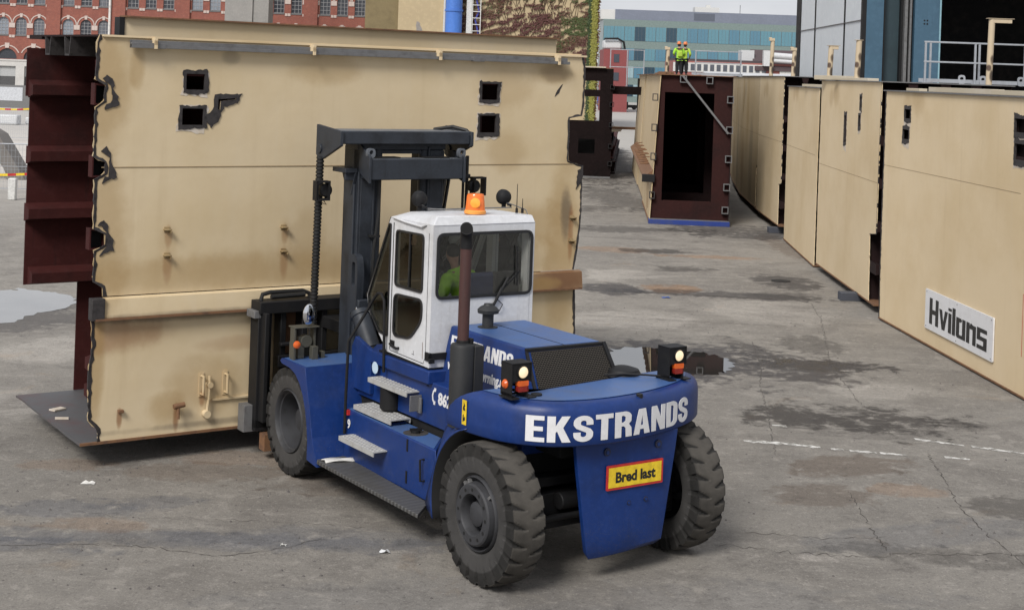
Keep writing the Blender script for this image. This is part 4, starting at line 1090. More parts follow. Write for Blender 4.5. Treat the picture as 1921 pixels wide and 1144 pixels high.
# steps
def step(cx, y0, y1, z, x0, x1):
    b = MB(); b.box(x0, x1, y0, y1, z - .012, z); b.box(x0, x0 + .012, y0, y1, z - .055, z - .012); b.box(x1 - .012, x1, y0, y1, z - .055, z - .012)
    t = b; k = 13
    for i in range(k):
        for j in range(4):
            px_, py_ = x0 + .035 + j * (x1 - x0 - .07) / 3, y0 + .06 + i * (y1 - y0 - .12) / (k - 1)
            t.lathe((px_, py_, z), (px_, py_, z + .006), [(.017, 0), (.015, .006), (.009, .006), (.008, .001), (0, .001)], 8)
    return b.build('step', M['tread_plate'], fk)
s1 = step(0, 2.66, 3.55, .75, -1.31, -1.06)
s2 = step(0, 2.68, 3.62, 1.10, -1.08, -.80)
s3 = step(0, 2.50, 3.46, 1.46, -.98, -.70)
b = MB(); b.box(-1.09, -1.05, 2.8, 3.4, .66, .70); b.box(-1.07, -.82, 2.75, 2.82, 1.03, 1.045); b.box(-1.07, -.82, 3.4, 3.47, 1.03, 1.045); b.build('step_bracket', M['blue'], fk)
b = MB(); b.box(-.96, -.80, 2.44, 2.455, 1.24, 1.43); b.box(-.84, -.815, 2.40, 2.48, 1.22, 1.40); b.build('step_bracket', M['galv'], fk, .004)
b = MB(); b.cyl((-.84, 3.12, 1.14), (-.84, 3.12, 1.40), .13); b.lathe((-.84, 3.12, 1.14), (-.84, 3.12, 1.08), [(.13, 0), (.07, .06), (0, .07)], 20); b.build('filter_pot', M['black'], fk)
# handrails
b = MB(); b.tube([(-1.14, 3.72, .72), (-1.15, 3.70, 1.2), (-1.15, 3.68, 1.88), (-1.0, 3.58, 2.20), (-.90, 3.50, 2.44), (-.885, 3.44, 2.50), (-.88, 3.36, 2.50), (-.875, 3.30, 2.43), (-.875, 3.28, 2.2), (-.87, 3.26, 1.55)], .019, 10); b.build('handrail', M['black'], fk)

# hood
top, bot = 2.27, 1.60
b = MB()
v = [(-.55, .66, top), (.50, .66, top), (.50, 2.24, top), (-.55, 2.24, top), (-.64, .22, bot), (.56, .22, bot), (.56, 2.36, bot), (-.64, 2.36, bot)]
V = [b.b.verts.new(p) for p in v]
for f in ((0, 1, 2, 3), (4, 7, 6, 5), (0, 4, 5, 1), (1, 5, 6, 2), (2, 6, 7, 3), (3, 7, 4, 0)): b.b.faces.new([V[i] for i in f])
hood = b.build('hood', M['blue'], fk, .02)
b = MB(); b.box(-.53, .48, .70, 2.2, top + .0005, top + .0045); b.build('hood_top_sheen', M['blue_sheen'], hood)
b = MB(); b.box(-.03, -.022, .68, 2.2, top + .005, top + .0075); b.build('hood_seam', M['black'], hood)
def hs(u, vv, w_):      # left flank of the hood: u runs rearward, vv is height
    t = (top - vv) / (top - bot)
    return Vector((-.55 - .09 * t - w_ * .98, 2.24 - u, vv + w_ * .15))
bm = MB(); heavy_word(bm, 'EKSTRANDS', .06, 2.00, .17, 1.46, hs, .004, .055, 2, -.0); bm.build('hood_lettering', M['letter'], hood, smooth=0)
bm = MB()
for txt, u0, wd_ in (('www.', .06, .30), ('styrning.nu', .72, .58)):
    me = text_mesh(txt, .155, .003, .006, 1.)
    k_ = wd_ / max(v_.co.x for v_ in me.vertices)
    for vv in me.vertices: vv.co = hs(u0 + vv.co.x * k_, 1.78 + vv.co.y, vv.co.z + .002)
    bm.add(me, Matrix.Identity(4))
bm.build('web_lettering', M['letter'], hood, smooth=0)
bm = MB(); bm.add(text_mesh('862', .19, .003, .008), frame((-.802, 2.06, 1.40), (0, -1, 0), (0, 0, 1), (-1, 0, 0)))
bm.add(fill([stroke([(.055, .15), (.02, .12), (.0, .07), (.01, .02), (.045, -.01)], .013)], .003), frame((-.802, 2.19, 1.405), (0, -1, 0), (0, 0, 1), (-1, 0, 0)))
bm.add(fill([rect(.035, .125, .075, .165)], .0032), frame((-.802, 2.19, 1.405), (0, -1, 0), (0, 0, 1), (-1, 0, 0)))
bm.add(fill([rect(.025, -.03, .065, .012)], .0034), frame((-.802, 2.19, 1.405), (0, -1, 0), (0, 0, 1), (-1, 0, 0))); bm.build('phone_lettering', M['letter'], fk, smooth=0)
b = MB(); gp = lambda x, t, o_: (x, .66 - .44 * t - o_, top - (top - bot) * t)
b.grid([[gp(-.51 - .08 * t, t, .012), gp(.47 + .05 * t, t, .012)] for t in (.05, .3, .6, .95)]); b.build('radiator_grille', M['grille'], hood, smooth=0, solid=.008)
b = MB(); b.bar((-.56, .655, top - .012), (.51, .655, top - .012), .05, .03); b.bar((.50, .65, top), (.555, .23, 1.62), .05, .04); b.bar((-.555, .65, top - .03), (-.63, .23, 1.62), .03, .03); b.build('grille_frame', M['black'], hood)
b = MB(); b.box(-.80, -.77, 2.28, 2.34, 1.55, 1.68); b.build('hood_latch', M['black'], fk, .004)

# counterweight
def plan(i, n=44):
    t = -1 + 2 * i / n      # -1 left front .. 1 right front
    a = abs(t); sg = -1 if t < 0 else 1
    pts = [(0, -.60), (.35, -.54), (.70, -.43), (1.05, -.27), (1.33, -.06), (1.47, .14), (1.50, .36), (1.49, .6), (1.47, .86)] if t > 0 else [(0, -.60), (.35, -.62), (.70, -.575), (1.0, -.455), (1.22, -.24), (1.36, .02), (1.43, .34), (1.44, .6), (1.43, .86)]
    k = a * (len(pts) - 1); j = min(int(k), len(pts) - 2); f = k - j
    p0 = pts[j - 1] if j else ((-.35, -.62) if t > 0 else (-.35, -.54)); p1, p2 = pts[j], pts[j + 1]; p3 = pts[min(len(pts) - 1, j + 2)]
    q = [.5 * (2 * p1[d] + (-p0[d] + p2[d]) * f + (2 * p0[d] - 5 * p1[d] + 4 * p2[d] - p3[d]) * f * f + (-p0[d] + 3 * p1[d] - 3 * p2[d] + p3[d]) * f ** 3) for d in (0, 1)]
    return Vector((sg * q[0], q[1]))
def cw_point(i, z, ins, n=44):
    p = plan(i, n); a = plan(max(0, i - .4), n); c = plan(min(n, i + .4), n)
    t = (c - a).normalized(); nr = Vector((t.y, -t.x))
    p = p - nr * ins
    yf = .86 - .62 * max(0., (z - 1.55) / .44) ** 2.2
    return (p.x, min(p.y, yf), z)
N_ = 44
prof = [(.10, 1.495), (.012, 1.50), (0, 1.515), (0, 1.62), (0, 1.72), (.003, 1.80), (.012, 1.85), (.032, 1.892), (.065, 1.920), (.11, 1.934), (.20, 1.942), (.36, 1.946)]
b = MB()
P = [[cw_point(i, z, ins) for i in range(N_ + 1)] for ins, z in prof]
V = [[b.b.verts.new(p) for p in row] for row in P]
for r0, r1 in zip(V, V[1:]):
    for i in range(N_): b.b.faces.new((r0[i], r0[i + 1], r1[i + 1], r1[i]))
F = []
for row in V:
    l, q = row[0].co, row[-1].co; z = l.z
    F.append([row[-1]] + [b.b.verts.new((x, y, z)) for x, y in ((1.08, q.y), (1.0, min(q.y, .46)), (-1.0, .07), (-1.08, l.y))] + [row[0]])
for a, c in zip(F, F[1:]):
    for k in range(5): b.b.faces.new((a[k], a[k + 1], c[k + 1], c[k]))
b.b.faces.new(V[-1] + F[-1][1:-1]); b.b.faces.new((V[0] + F[0][1:-1])[::-1])
cw = b.build('counterweight', M['blue'], fk, smooth=50)
b = MB(); P = [cw_point(i, 1.9465, .15) for i in range(N_ + 1)]
b.add(fill([[(p[0], p[1]) for p in P] + [(1.10, P[-1][1] - .01), (1.02, min(.44, P[-1][1] - .01)), (-1.02, .05), (-1.10, P[0][1] - .01)]], .003), Matrix.Translation((0, 0, 1.9445))); b.build('counterweight_top_sheen', M['blue_sheen'], cw, smooth=0)
# lettering bent round the counterweight; u = arc length from the left end
LEN = [0.]; SUB = 400
for i in range(SUB): LEN.append(LEN[-1] + (plan(N_ * (i + 1) / SUB) - plan(N_ * i / SUB)).length)
def cw_place(u, vv, w_):
    lo = 0
    import bisect
    k = min(SUB - 1, max(0, bisect.bisect_left(LEN, u) - 1)); f = (u - LEN[k]) / max(1e-6, LEN[k + 1] - LEN[k])
    i = N_ * (k + f) / SUB
    p = plan(i); a = plan(max(0, i - .5)); c = plan(min(N_, i + .5)); t = (c - a).normalized(); nr = Vector((t.y, -t.x))
    q = p + nr * (w_ + .0025)
    return Vector((q.x, q.y, vv))
bm = MB(); heavy_word(bm, 'EKSTRANDS', 1.20, 1.552, .265, 1.62, cw_place, .004, .060, 3); bm.build('rear_lettering', M['letter'], cw, smooth=0)
b = MB(); b.add(fill([rect(0, 0, .085, .26)], .003), frame((-1.447, .52, 1.575), (0, -1, 0), (0, 0, 1), (-1, 0, 0))); yst = b.build('warning_sticker', M['yellow'], cw)
b = MB(); b.add(fill([[(.02, .15), (.065, .15), (.05, .19), (.065, .2), (.03, .235), (.035, .2), (.02, .19)]], .0015), frame((-1.4505, .52, 1.575), (0, -1, 0), (0, 0, 1), (-1, 0, 0))); b.add(fill([[(.02, .03), (.065, .05), (.06, .09), (.04, .07), (.035, .11), (.02, .10)]], .0015), frame((-1.4505, .52, 1.575), (0, -1, 0), (0, 0, 1), (-1, 0, 0))); b.build('pictogram', M['letter_black'], yst, smooth=0)
b = MB(); b.cyl((-.92, -.08, 1.93), (-.92, -.08, 1.965), .06, n=16); b.cyl((.12, -.50, 1.90), (.12, -.50, 1.95), .035, n=12); b.cyl((1.05, .25, 1.93), (1.05, .25, 1.965), .05, n=16); b.build('lifting_plug', M['black'], cw)
b = MB(); b.tube([(.9, .0, 1.97), (.7, .1, 1.985), (.5, .25, 1.985), (.3, .35, 1.97)], .012, 6); b.lathe((.62, .42, 1.93), (.62, .42, 2.1), [(.22, 0), (.18, .07), (.08, .1), (0, .105)], 20); b.build('lamp_cable', M['black'], cw)

# rear centre plate below
b = MB()
def plate_pt(x, z, y): return (x, y, z)
ring = []
rows = []
for z, hw in ((1.50, .69), (1.30, .665), (.9, .60), (.5, .535), (.33, .505), (.27, .45)):
    rows.append([(hw * t + .05, -.47 + .05 * t * t + (.04 if z < .3 else 0), z + (0.0 if z > .3 else .03 * t)) for t in (-1, -.8, -.4, 0, .4, .8, 1)] + [(hw + .05, -.36, z), (-hw + .05, -.36, z)])
V = [[b.b.verts.new(p) for p in r_] for r_ in rows]
for r0, r1 in zip(V, V[1:]):
    n = len(r0)
    for i in range(n): b.b.faces.new((r0[i], r0[(i + 1) % n], r1[(i + 1) % n], r1[i]))
b.b.faces.new(V[0]); b.b.faces.new(V[-1][::-1])
rp = b.build('rear_plate', M['blue'], fk, .018)
b = MB(); b.add(fill([rrect(-.27, 0, .49, .26, .01)], .012), facing_rear(0, -.474, .965)); sg = b.build('wide_load_sign', M['red'], rp)
b = MB(); b.add(fill([rect(-.245, .025, .465, .235)], .003), facing_rear(0, -.4862, .965)); b.build('sign_face', M['yellow'], sg)
me = text_mesh('Bred last', .150, .002, .0055, 1.0); wd = max(v_.co.x for v_ in me.vertices) - min(v_.co.x for v_ in me.vertices)
b = MB(); b.add(me, frame((.11 - wd / 2, -.4894, 1.042), (1, 0, 0), (0, 0, 1), (0, -1, 0))); b.build('sign_lettering', M['letter_black'], sg, smooth=0)
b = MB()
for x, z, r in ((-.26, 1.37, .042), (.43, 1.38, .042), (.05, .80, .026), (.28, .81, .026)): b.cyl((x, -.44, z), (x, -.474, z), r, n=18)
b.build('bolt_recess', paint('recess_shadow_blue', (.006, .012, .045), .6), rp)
b = MB()
for x, z, r in ((-.26, 1.365, .022), (.43, 1.375, .022), (.05, .80, .017), (.28, .81, .017)): b.cyl((x, -.47, z), (x, -.481, z), r, n=6)
b.build('bolt', M['blue'], rp)

def tail_light(x, y, z):
    b = MB(); b.add(fill([rect(-.13, .0, .13, .36), rect(-.1, .02, .03, .09), rect(-.1, .115, .13, .118)], .01), facing_rear(x, y + .17, z)); b.box(x - .14, x - .128, y - .02, y + .18, z + .02, z + .36); b.box(x + .10, x + .112, y - .02, y + .18, z + .16, z + .36); b.box(x - .14, x + .112, y - .02, y + .18, z + .352, z + .362); b.box(x - .128, x + .10, y - .01, y + .05, z + .17, z + .352)
    b.box(x - .16, x - .06, y - .06, y + .18, z - .002, z + .01); b.box(x - .14, x - .128, y - .02, y + .16, z, z + .05); b.box(x + .05, x + .15, y - .06, y + .16, z - .002, z + .01); b.box(x + .06, x + .072, y - .02, y + .18, z, z + .12)
    o = b.build('tail_light', M['black'], fk, .003)
    b = MB(); b.lathe((x + .0, y - .01, z + .265), (x, y - .1, z + .265), [(.072, 0), (.072, .018), (.062, .022), (.06, .012)], 24); b.build('lamp_ring', M['black'], o)
    b = MB(); b.lathe((x, y - .01, z + .265), (x, y - .1, z + .265), [(.062, .008), (.055, .02), (.03, .028), (0, .03)], 24); b.build('lamp_lens', M['lamp'], o)
    b = MB(); b.add(fill([rrect(-.055, .0, .075, .055, .01)], .05), facing_rear(x, y + .03, z + .12)); b.build('indicator_lens', M['orange'], o, .004)
    b = MB(); b.add(fill([rrect(-.055, .0, .075, .055, .01)], .05), facing_rear(x, y + .03, z + .062)); b.build('brake_lens', M['redlens'], o, .004)
    return o
tl = tail_light(-1.14, -.12, 1.952)
b = MB(); b.lathe((-1.26, -.03, 2.09), (-1.33, -.03, 2.09), [(.05, 0), (.048, .03), (.03, .05), (0, .055)], 16); b.build('side_indicator', M['orange'], tl)
tail_light(.98, -.10, 1.952)

# exhaust, intake
b = MB(); b.lathe((-1.08, 1.13, 1.35), (-1.08, 1.13, 2.3), [(.06, 0), (.14, .03), (.14, .90), (.13, .935), (.07, .95), (.07, .97)], 28); b.box(-1.0, -.88, 1.0, 1.2, 1.35, 2.27); b.build('muffler', M['muffler'], fk, .004)
b = MB(); b.cyl((-1.08, 1.13, 2.27), (-1.08, 1.13, 2.33), .075); b.box(-1.03, -.99, 1.05, 1.12, 2.27, 2.35); b.build('pipe_clamp', M['black'], fk, .003)
pts = [(-1.08, 1.13, 2.3), (-1.08, 1.13, 3.40), (-1.086, 1.121, 3.48), (-1.10, 1.10, 3.535), (-1.125, 1.063, 3.565), (-1.155, 1.019, 3.575)]
b = MB(); b.tube(pts[:2] + [(-1.08, 1.13, 3.3)][:0], .064, 18); ex = b.build('exhaust_pipe', M['exhaust'], fk)
b = MB(); b.tube([(-1.08, 1.13, 3.34)] + pts[1:], .070, 18); b.build('exhaust_elbow', M['black'], ex)
b = MB(); b.cyl((-1.1553, 1.0185, 3.575), (-1.158, 1.0145, 3.5755), .060, n=18); b.build('pipe_mouth', M['blackhole'], ex)
b = MB(); b.lathe((-.22, 1.95, 2.27), (-.22, 1.95, 2.6), [(.12, 0), (.12, .012), (.068, .015), (.068, .17), (.125, .175), (.13, .215), (.10, .245), (.06, .265), (.05, .285), (0, .29)], 28); b.build('air_intake', M['muffler'], fk)

# cab
XL, XR, YR = -.82, .64, 2.27
side = [(2.27, 1.78), (3.29, 1.80), (3.78, 2.22), (3.84, 2.42), (3.30, 3.45), (2.27, 3.46)]
def side_frame(x, out):       # drawn with u = forward(y), v = z
    return frame((x, 0, 0), (0, 1, 0), (0, 0, 1), (out, 0, 0)) if out > 0 else frame((x, 0, 0), (0, 1, 0), (0, 0, 1), (-1, 0, 0))
up = rpoly([(2.47, 2.64), (3.13, 2.64), (3.13, 3.32), (2.47, 3.33)], .06)
low = rpoly([(2.46, 2.56), (3.14, 2.54), (3.14, 2.02), (2.72, 2.05), (2.46, 2.30)], .10)
qtr = rpoly([(3.27, 3.38), (3.31, 3.38), (3.795, 2.43), (3.75, 2.24), (3.50, 2.01), (3.27, 1.99)], .03)
cab = MB()
cab.add(fill([side, up, low, qtr], .05), frame((XL, 0, 0), (0, 1, 0), (0, 0, 1), (1, 0, 0)))
cab.add(fill([side, up, low, qtr], .05), frame((XR - .05, 0, 0), (0, 1, 0), (0, 0, 1), (1, 0, 0)))
rw = rpoly([(-.76, 2.59), (.60, 2.59), (.60, 3.36), (-.76, 3.36)], .09)
cab.add(fill([[(XL + .05, 1.78), (XR - .05, 1.78), (XR - .05, 3.46), (XL + .05, 3.46)], rw], .05), frame((0, YR + .05, 0), (1, 0, 0), (0, 0, 1), (0, -1, 0)))
c = cab.build('cab', M['white_cab'], fk, .008)
b = MB()   # roof: shallow pitched cap with chamfered edges
rf = [[(XL - .005, YR - .01, 3.455), (XR + .005, YR - .01, 3.455), (XR + .005, 3.32, 3.45), (XL - .005, 3.32, 3.45)],
      [(XL, YR, 3.47), (XR, YR, 3.47), (XR, 3.30, 3.46), (XL, 3.30, 3.46)],
      [(XL + .08, YR + .05, 3.565), (XR - .01, YR + .05, 3.545), (XR - .03, 3.16, 3.535), (XL + .20, 3.16, 3.535)],
      [(XL + .3, YR + .2, 3.552), (XR - .2, YR + .2, 3.552), (XR - .2, 3.0, 3.545), (XL + .35, 3.0, 3.545)]]
V = [[b.b.verts.new(p) for p in r_] for r_ in rf]
for r0, r1 in zip(V, V[1:]):
    for i in range(4): b.b.faces.new((r0[i], r0[(i + 1) % 4], r1[(i + 1) % 4], r1[i]))
b.b.faces.new(V[-1]); b.b.faces.new(V[0][::-1])
b.build('cab_roof', M['white_cab'], c, .015)
b = MB(); b.tube([(XL - .012, 2.42, 3.46), (XL - .025, 2.5, 3.425), (XL - .02, 2.9, 3.44), (XL - .012, 3.22, 3.465)], .014, 8); b.build('rain_gutter', M['white_cab'], c)
def seal(outline, mtx, name, glassm, parent, wdt=.022):
    o = inset(outline, -wdt * .35)
    b = MB(); b.add(fill([o, inset(outline, wdt * .8)], .014), mtx); f = b.build('window_seal', M['rubber_seal'], parent)
    g = MB(); g.add(fill([inset(outline, wdt * .5)], .006), mtx @ Matrix.Translation((0, 0, -.008))); g.build('pane', M[glassm], f, smooth=0)
    return f
ml = frame((XL - .004, 0, 0), (0, 1, 0), (0, 0, 1), (-1, 0, 0)); mr = frame((XR + .004, 0, 0), (0, 1, 0), (0, 0, 1), (1, 0, 0))
for mt_ in (ml, mr):
    s_ = seal(up, mt_, 'u', 'glass', c); seal(low, mt_, 'l', 'glass', c); seal(qtr, mt_, 'q', 'glass', c, .016)
    b = MB(); b.add(fill([rect(2.78, 2.66, 2.80, 3.31)], .016), mt_); b.build('sash_bar', M['rubber_seal'], c)
seal(rw, frame((0, YR - .004, 0), (1, 0, 0), (0, 0, 1), (0, -1, 0)), 'r', 'glass_clear', c, .03)
b = MB()
b.grid([[(XL + .03, 3.32, 3.44), (XR - .03, 3.32, 3.44)], [(XL + .03, 3.85, 2.42), (XR - .03, 3.85, 2.42)], [(XL + .03, 3.79, 2.22), (XR - .03, 3.79, 2.22)], [(XL + .03, 3.3, 1.80), (XR - .03, 3.3, 1.80)]]); b.build('windscreen', M['glass'], c, smooth=0)
b = MB(); b.bar((XL + .03, 3.305, 3.45), (XL + .03, 3.845, 2.42), .05, .035); b.bar((XR - .03, 3.305, 3.45), (XR - .03, 3.845, 2.42), .05, .035); b.bar((.08, 3.32, 3.44), (.08, 3.86, 2.42), .05, .03); b.bar((XL, 3.85, 2.42), (XR, 3.85, 2.42), .04, .05); b.build('screen_post', M['black'], c)
# door seams, handle, hinge
b = MB(); b.tube([(XL - .001, 3.21, 3.40), (XL - .001, 3.21, 1.84)], .007, 6); b.tube([(XL - .001, 3.21, 1.83), (XL - .001, 2.40, 1.81), (XL - .001, 2.36, 1.9), (XL - .001, 2.36, 3.36)], .004, 6); b.build('door_gap', M['rubber_seal'], c)
b = MB(); b.tube([(XL, 3.16, 1.92), (XL - .04, 3.15, 1.92), (XL - .045, 3.08, 1.905), (XL - .04, 3.0, 1.89), (XL, 2.99, 1.89)], .016, 8); b.box(XL - .012, XL, 3.10, 3.19, 1.88, 1.96); b.build('door_handle', M['black'], c)
b = MB(); b.box(XL - .02, XL + .02, YR - .03, YR + .08, 1.86, 1.96); b.box(XL - .02, XL + .24, YR - .03, YR - .004, 1.875, 1.955); b.box(XL - .03, XL + .05, YR - .05, YR - .03, 1.84, 1.90); b.build('hinge_block', M['black'], c, .006)
b = MB(); b.box(XL + .01, XR - .01, YR + .01, 3.5, 1.757, 1.779); b.build('cab_floor', M['black'], c)
b = MB(); b.box(XL - .002, XL + .0, 2.62, 2.68, 1.875, 1.88); b.box(XL - .002, XL, 2.635, 2.64, 1.87, 1.92); b.build('scratch', M['black'], c)
b = MB(); b.tube([(XL - .003, 2.43, 2.06), (XL - .003, 2.425, 1.86)], .003, 5); b.build('rust_run', M['rusty'], c)
# wipers on the rear window
b = MB(); b.tube([(.03, YR - .02, 2.44), (.13, YR - .035, 2.62), (.25, YR - .03, 2.80)], .016, 8); b.bar((.10, YR - .03, 2.60), (.42, YR - .03, 2.88), .016, .012, (0, 1, 0)); b.bar((.38, YR - .028, 2.70), (.365, YR - .028, 3.18), .012, .012, (0, 1, 0)); b.tube([(-.05, YR - .015, 2.42), (.06, YR - .03, 2.50), (.16, YR - .03, 2.68)], .018, 8); b.tube([(.1, YR - .01, 2.55), (.17, YR - .04, 2.48), (.13, YR - .03, 2.40), (.06, YR - .01, 2.41)], .006, 6); b.build('wiper', M['black'], c)
# roof furniture
b = MB(); b.lathe((-.10, 2.50, 3.565), (-.10, 2.50, 3.8), [(.135, 0), (.135, .03), (.12, .045)], 28); bc = b.build('beacon', paint('beacon_base', (.80, .32, .06), .4), c)
b = MB(); b.lathe((-.10, 2.50, 3.608), (-.10, 2.50, 3.8), [(.12, 0), (.115, .06), (.105, .175), (.095, .195), (0, .205)], 28); b.build('beacon_lens', M['beacon'], bc)
b = MB(); b.lathe((-.162, 2.405, 3.70), (-.183, 2.374, 3.70), [(.062, 0), (.056, .014), (.03, .02), (0, .022)], 20); b.build('beacon_bulb', M['beacon_core'], bc)
for x in (-.50, .76):
    b = MB(); b.lathe((x, 3.08, 3.69), (x, 3.28, 3.69), [(0, 0), (.05, .008), (.085, .035), (.098, .08), (.098, .12)], 24); b.bar((x, 3.16, 3.55), (x, 3.16, 3.62), .05, .03); b.tube([(x, 3.1, 3.62), (x + .04, 3.05, 3.58), (x + .02, 3.02, 3.60), (x - .03, 3.03, 3.60)], .012, 6); b.build('work_light', M['black'], c)
b = MB(); b.tube([(-.46, 3.05, 3.58), (-.3, 2.8, 3.585), (-.05, 2.62, 3.58), (.02, 2.58, 3.575)], .007, 6); b.tube([(.78, 3.1, 3.62), (.80, 2.9, 3.59), (.72, 2.6, 3.58), (.6, 2.4, 3.57), (.58, 2.33, 3.50)], .007, 6); b.box(-.46, .78, 3.0, 3.03, 3.562, 3.575); b.build('roof_cable', M['galv'], c)
for x, y, h in ((.48, 2.45, .36), (.545, 2.42, .18)):
    b = MB(); b.lathe((x, y, 3.56), (x, y, 3.56 + h), [(.018, 0), (.016, .06), (.006, .065), (.004, h)], 8); b.build('antenna', M['black'], c)
# inside
b = MB(); b.box(-.30, .38, 2.38, 2.5, 2.2, 2.85); b.box(-.32, .30, 2.5, 3.0, 2.12, 2.26); b.box(-.2, .2, 2.55, 2.95, 1.78, 2.12); b.build('driver_seat', M['seat'], c, .04)
b = MB(); b.box(.42, .58, 2.6, 3.3, 1.78, 2.5); b.box(-.7, .5, 3.3, 3.5, 1.82, 2.35); b.box(.12, .50, 2.36, 2.42, 2.40, 2.86); b.build('console', M['interior'], c, .02)
b = MB(); b.lathe((-.10, 3.22, 2.48), (-.10, 3.14, 2.60), [(.19, 0), (.205, .012), (.19, .024), (.178, .012), (.19, 0)], 24); b.tube([(-.10, 3.24, 2.47), (-.10, 3.36, 2.2)], .03, 8); b.build('steering_wheel', M['interior'], c)

# mast
b = MB()
for x in (-.46, .60):
    b.box(x - .135, x - .10, 4.60, 5.02, .35, 4.25); b.box(x + .085, x + .12, 4.60, 5.02, .35, 4.20); b.box(x - .10, x + .085, 4.60, 4.635, .35, 4.20); b.box(x - .10, x + .085, 4.985, 5.02, .35, 4.2)
    b.box(x - .17, x - .135, 4.66, 4.74, .8, 3.75)
b.box(-.325, .465, 4.70, 4.95, .40, .62); b.box(-.325, .465, 4.8, 4.95, 2.2, 2.35)
ms = b.build('mast', M['mast'], fk, .008)
b = MB()
for x in (-.34, .48): b.box(x - .06, x + .06, 4.80, 4.98, .6, 4.30)
b.build('inner_mast', M['black'], ms, .006)
b = MB(); b.box(-.56, .86, 4.33, 4.62, 3.825, 4.10); b.build('mast_crossbar', M['mast'], ms, .012)
b = MB(); b.box(-.545, .845, 4.345, 4.62, 4.1005, 4.105); b.build('crossbar_top', M['mast_top'], ms)
b = MB(); b.prism([(4.31, 3.78), (4.31, 4.13), (4.62, 4.30), (4.75, 4.30), (4.75, 3.98)], lambda u, v, w_: (w_, u, v), -.595, -.56); b.prism([(4.31, 3.78), (4.31, 4.13), (4.62, 4.2), (4.75, 4.2), (4.75, 3.9)], lambda u, v, w_: (w_, u, v), .86, .895); b.build('crossbar_end', M['mast'], ms, .006)
b = MB(); b.box(-.5, -.1, 4.37, 4.55, 4.105, 4.125); b.box(.3, .66, 4.37, 4.55, 4.105, 4.125); b.build('wear_pad', M['black'], ms)
for x in (-.60, .80):
    b = MB(); b.add(fill([rpoly([(-.06, 0), (.06, 0), (.06, .13), (-.06, .13)], .055), arc(0, .075, .03, .03, 0, 330, 12)], .05), frame((x + .06, 4.48, 4.11), (0, -1, 0), (0, 0, 1), (-1, 0, 0) if False else (1, 0, 0)) if False else facing_rear(x + .06, 4.42, 4.11)); b.build('lifting_eye', M['mast_top'], ms, .008)
b = MB()
for x in (-.28, .45): b.cyl((x, 4.7, 4.0), (x, 4.7, 4.32), .045, n=16)
b.build('lift_rod', M['chrome'], ms)
b = MB()
for x in (-.28, .45): b.cyl((x, 4.7, .5), (x, 4.7, 4.22), .075, n=18)
b.box(-.45, .62, 4.66, 4.78, 4.15, 4.2); b.build('lift_cylinder', M['mast'], ms)
b = MB(); b.box(-.94, 1.02, 4.43, 5.05, 4.29, 4.46); b.box(-.6, .75, 4.62, 5.0, 4.2, 4.29); b.build('mast_head', M['mast'], ms, .012)
b = MB(); b.box(-.925, 1.005, 4.445, 5.03, 4.4605, 4.465); b.build('head_top', M['mast_top'], ms)
for x0, x1 in ((-.985, -.94), (1.02, 1.06)):
    b = MB(); b.prism([(4.40, 4.27), (4.40, 4.46), (5.10, 4.52), (5.10, 4.12), (5.02, 4.07), (4.9, 4.07)], lambda u, v, w_: (w_, u, v), x0, x1); b.cyl((x0 - .02, 4.98, 4.2), (x1 + .02, 4.98, 4.2), .06); b.build('chain_plate', M['mast'], ms, .006)
b = MB(); b.tube([(.75, 4.95, 4.47), (.9, 4.7, 4.52), (1.0, 4.5, 4.48), (1.05, 4.42, 4.40)], .025, 8); b.box(1.06, 1.36, 4.9, 5.02, 4.22, 4.40); b.build('hose_guide', M['hose'], ms)
# ribbed hose stacks each side
for x, sg_ in ((-.98, -1), (1.27, 1)):
    b = MB(); z = 4.08; prof = []
    k = 54
    p0, p1 = Vector((x, 4.97, 4.10)), Vector((x - .03 * (1 if sg_ < 0 else 1), 4.97, 1.55))
    L = (p1 - p0).length
    if sg_ < 0:
        for i in range(k):
            prof += [(.040, L * i / k), (.053, L * (i + .15) / k), (.053, L * (i + .75) / k), (.040, L * (i + .9) / k)]
        b.lathe(p0, p1, prof, 12)
    else:
        b.tube([(x, 4.97, 4.1), (x, 4.97, 2.4)], .02, 8); b.tube([(x + .06, 4.97, 4.1), (x + .06, 4.97, 2.4)], .024, 8)
        b.box(x - .04, x + .1, 4.94, 5.0, 3.78, 3.84)
    b.build('lift_hose', M['hose'], ms)
b = MB(); b.tube([(-.30, 4.58, 3.85), (-.30, 4.55, 3.4), (-.36, 4.55, 2.9), (-.38, 4.56, 2.2), (-.40, 4.56, 1.6)], .022, 8); b.box(-.42, -.28, 4.53, 4.6, 3.05, 3.08); b.box(-.46, -.32, 4.53, 4.6, 2.15, 2.18); b.build('hydraulic_hose', M['hose'], ms)
b = MB(); b.bar((.82, 4.75, 3.82), (.62, 4.66, 2.9), .06, .06); b.bar((.9, 4.75, 3.82), (.7, 4.66, 2.9), .035, .035); b.build('hose_bundle', M['hose'], ms)
b = MB(); b.box(-.78, -.60, 4.62, 5.0, 3.90, 3.96); b.box(-.76, -.60, 4.66, 4.7, 3.80, 3.9); b.prism([(4.62, 3.9), (5.0, 3.9), (4.9, 3.72), (4.72, 3.6)], lambda u, v, w_: (w_, u, v), -.64, -.60); b.build('mast_bracket', M['mast'], ms, .006)
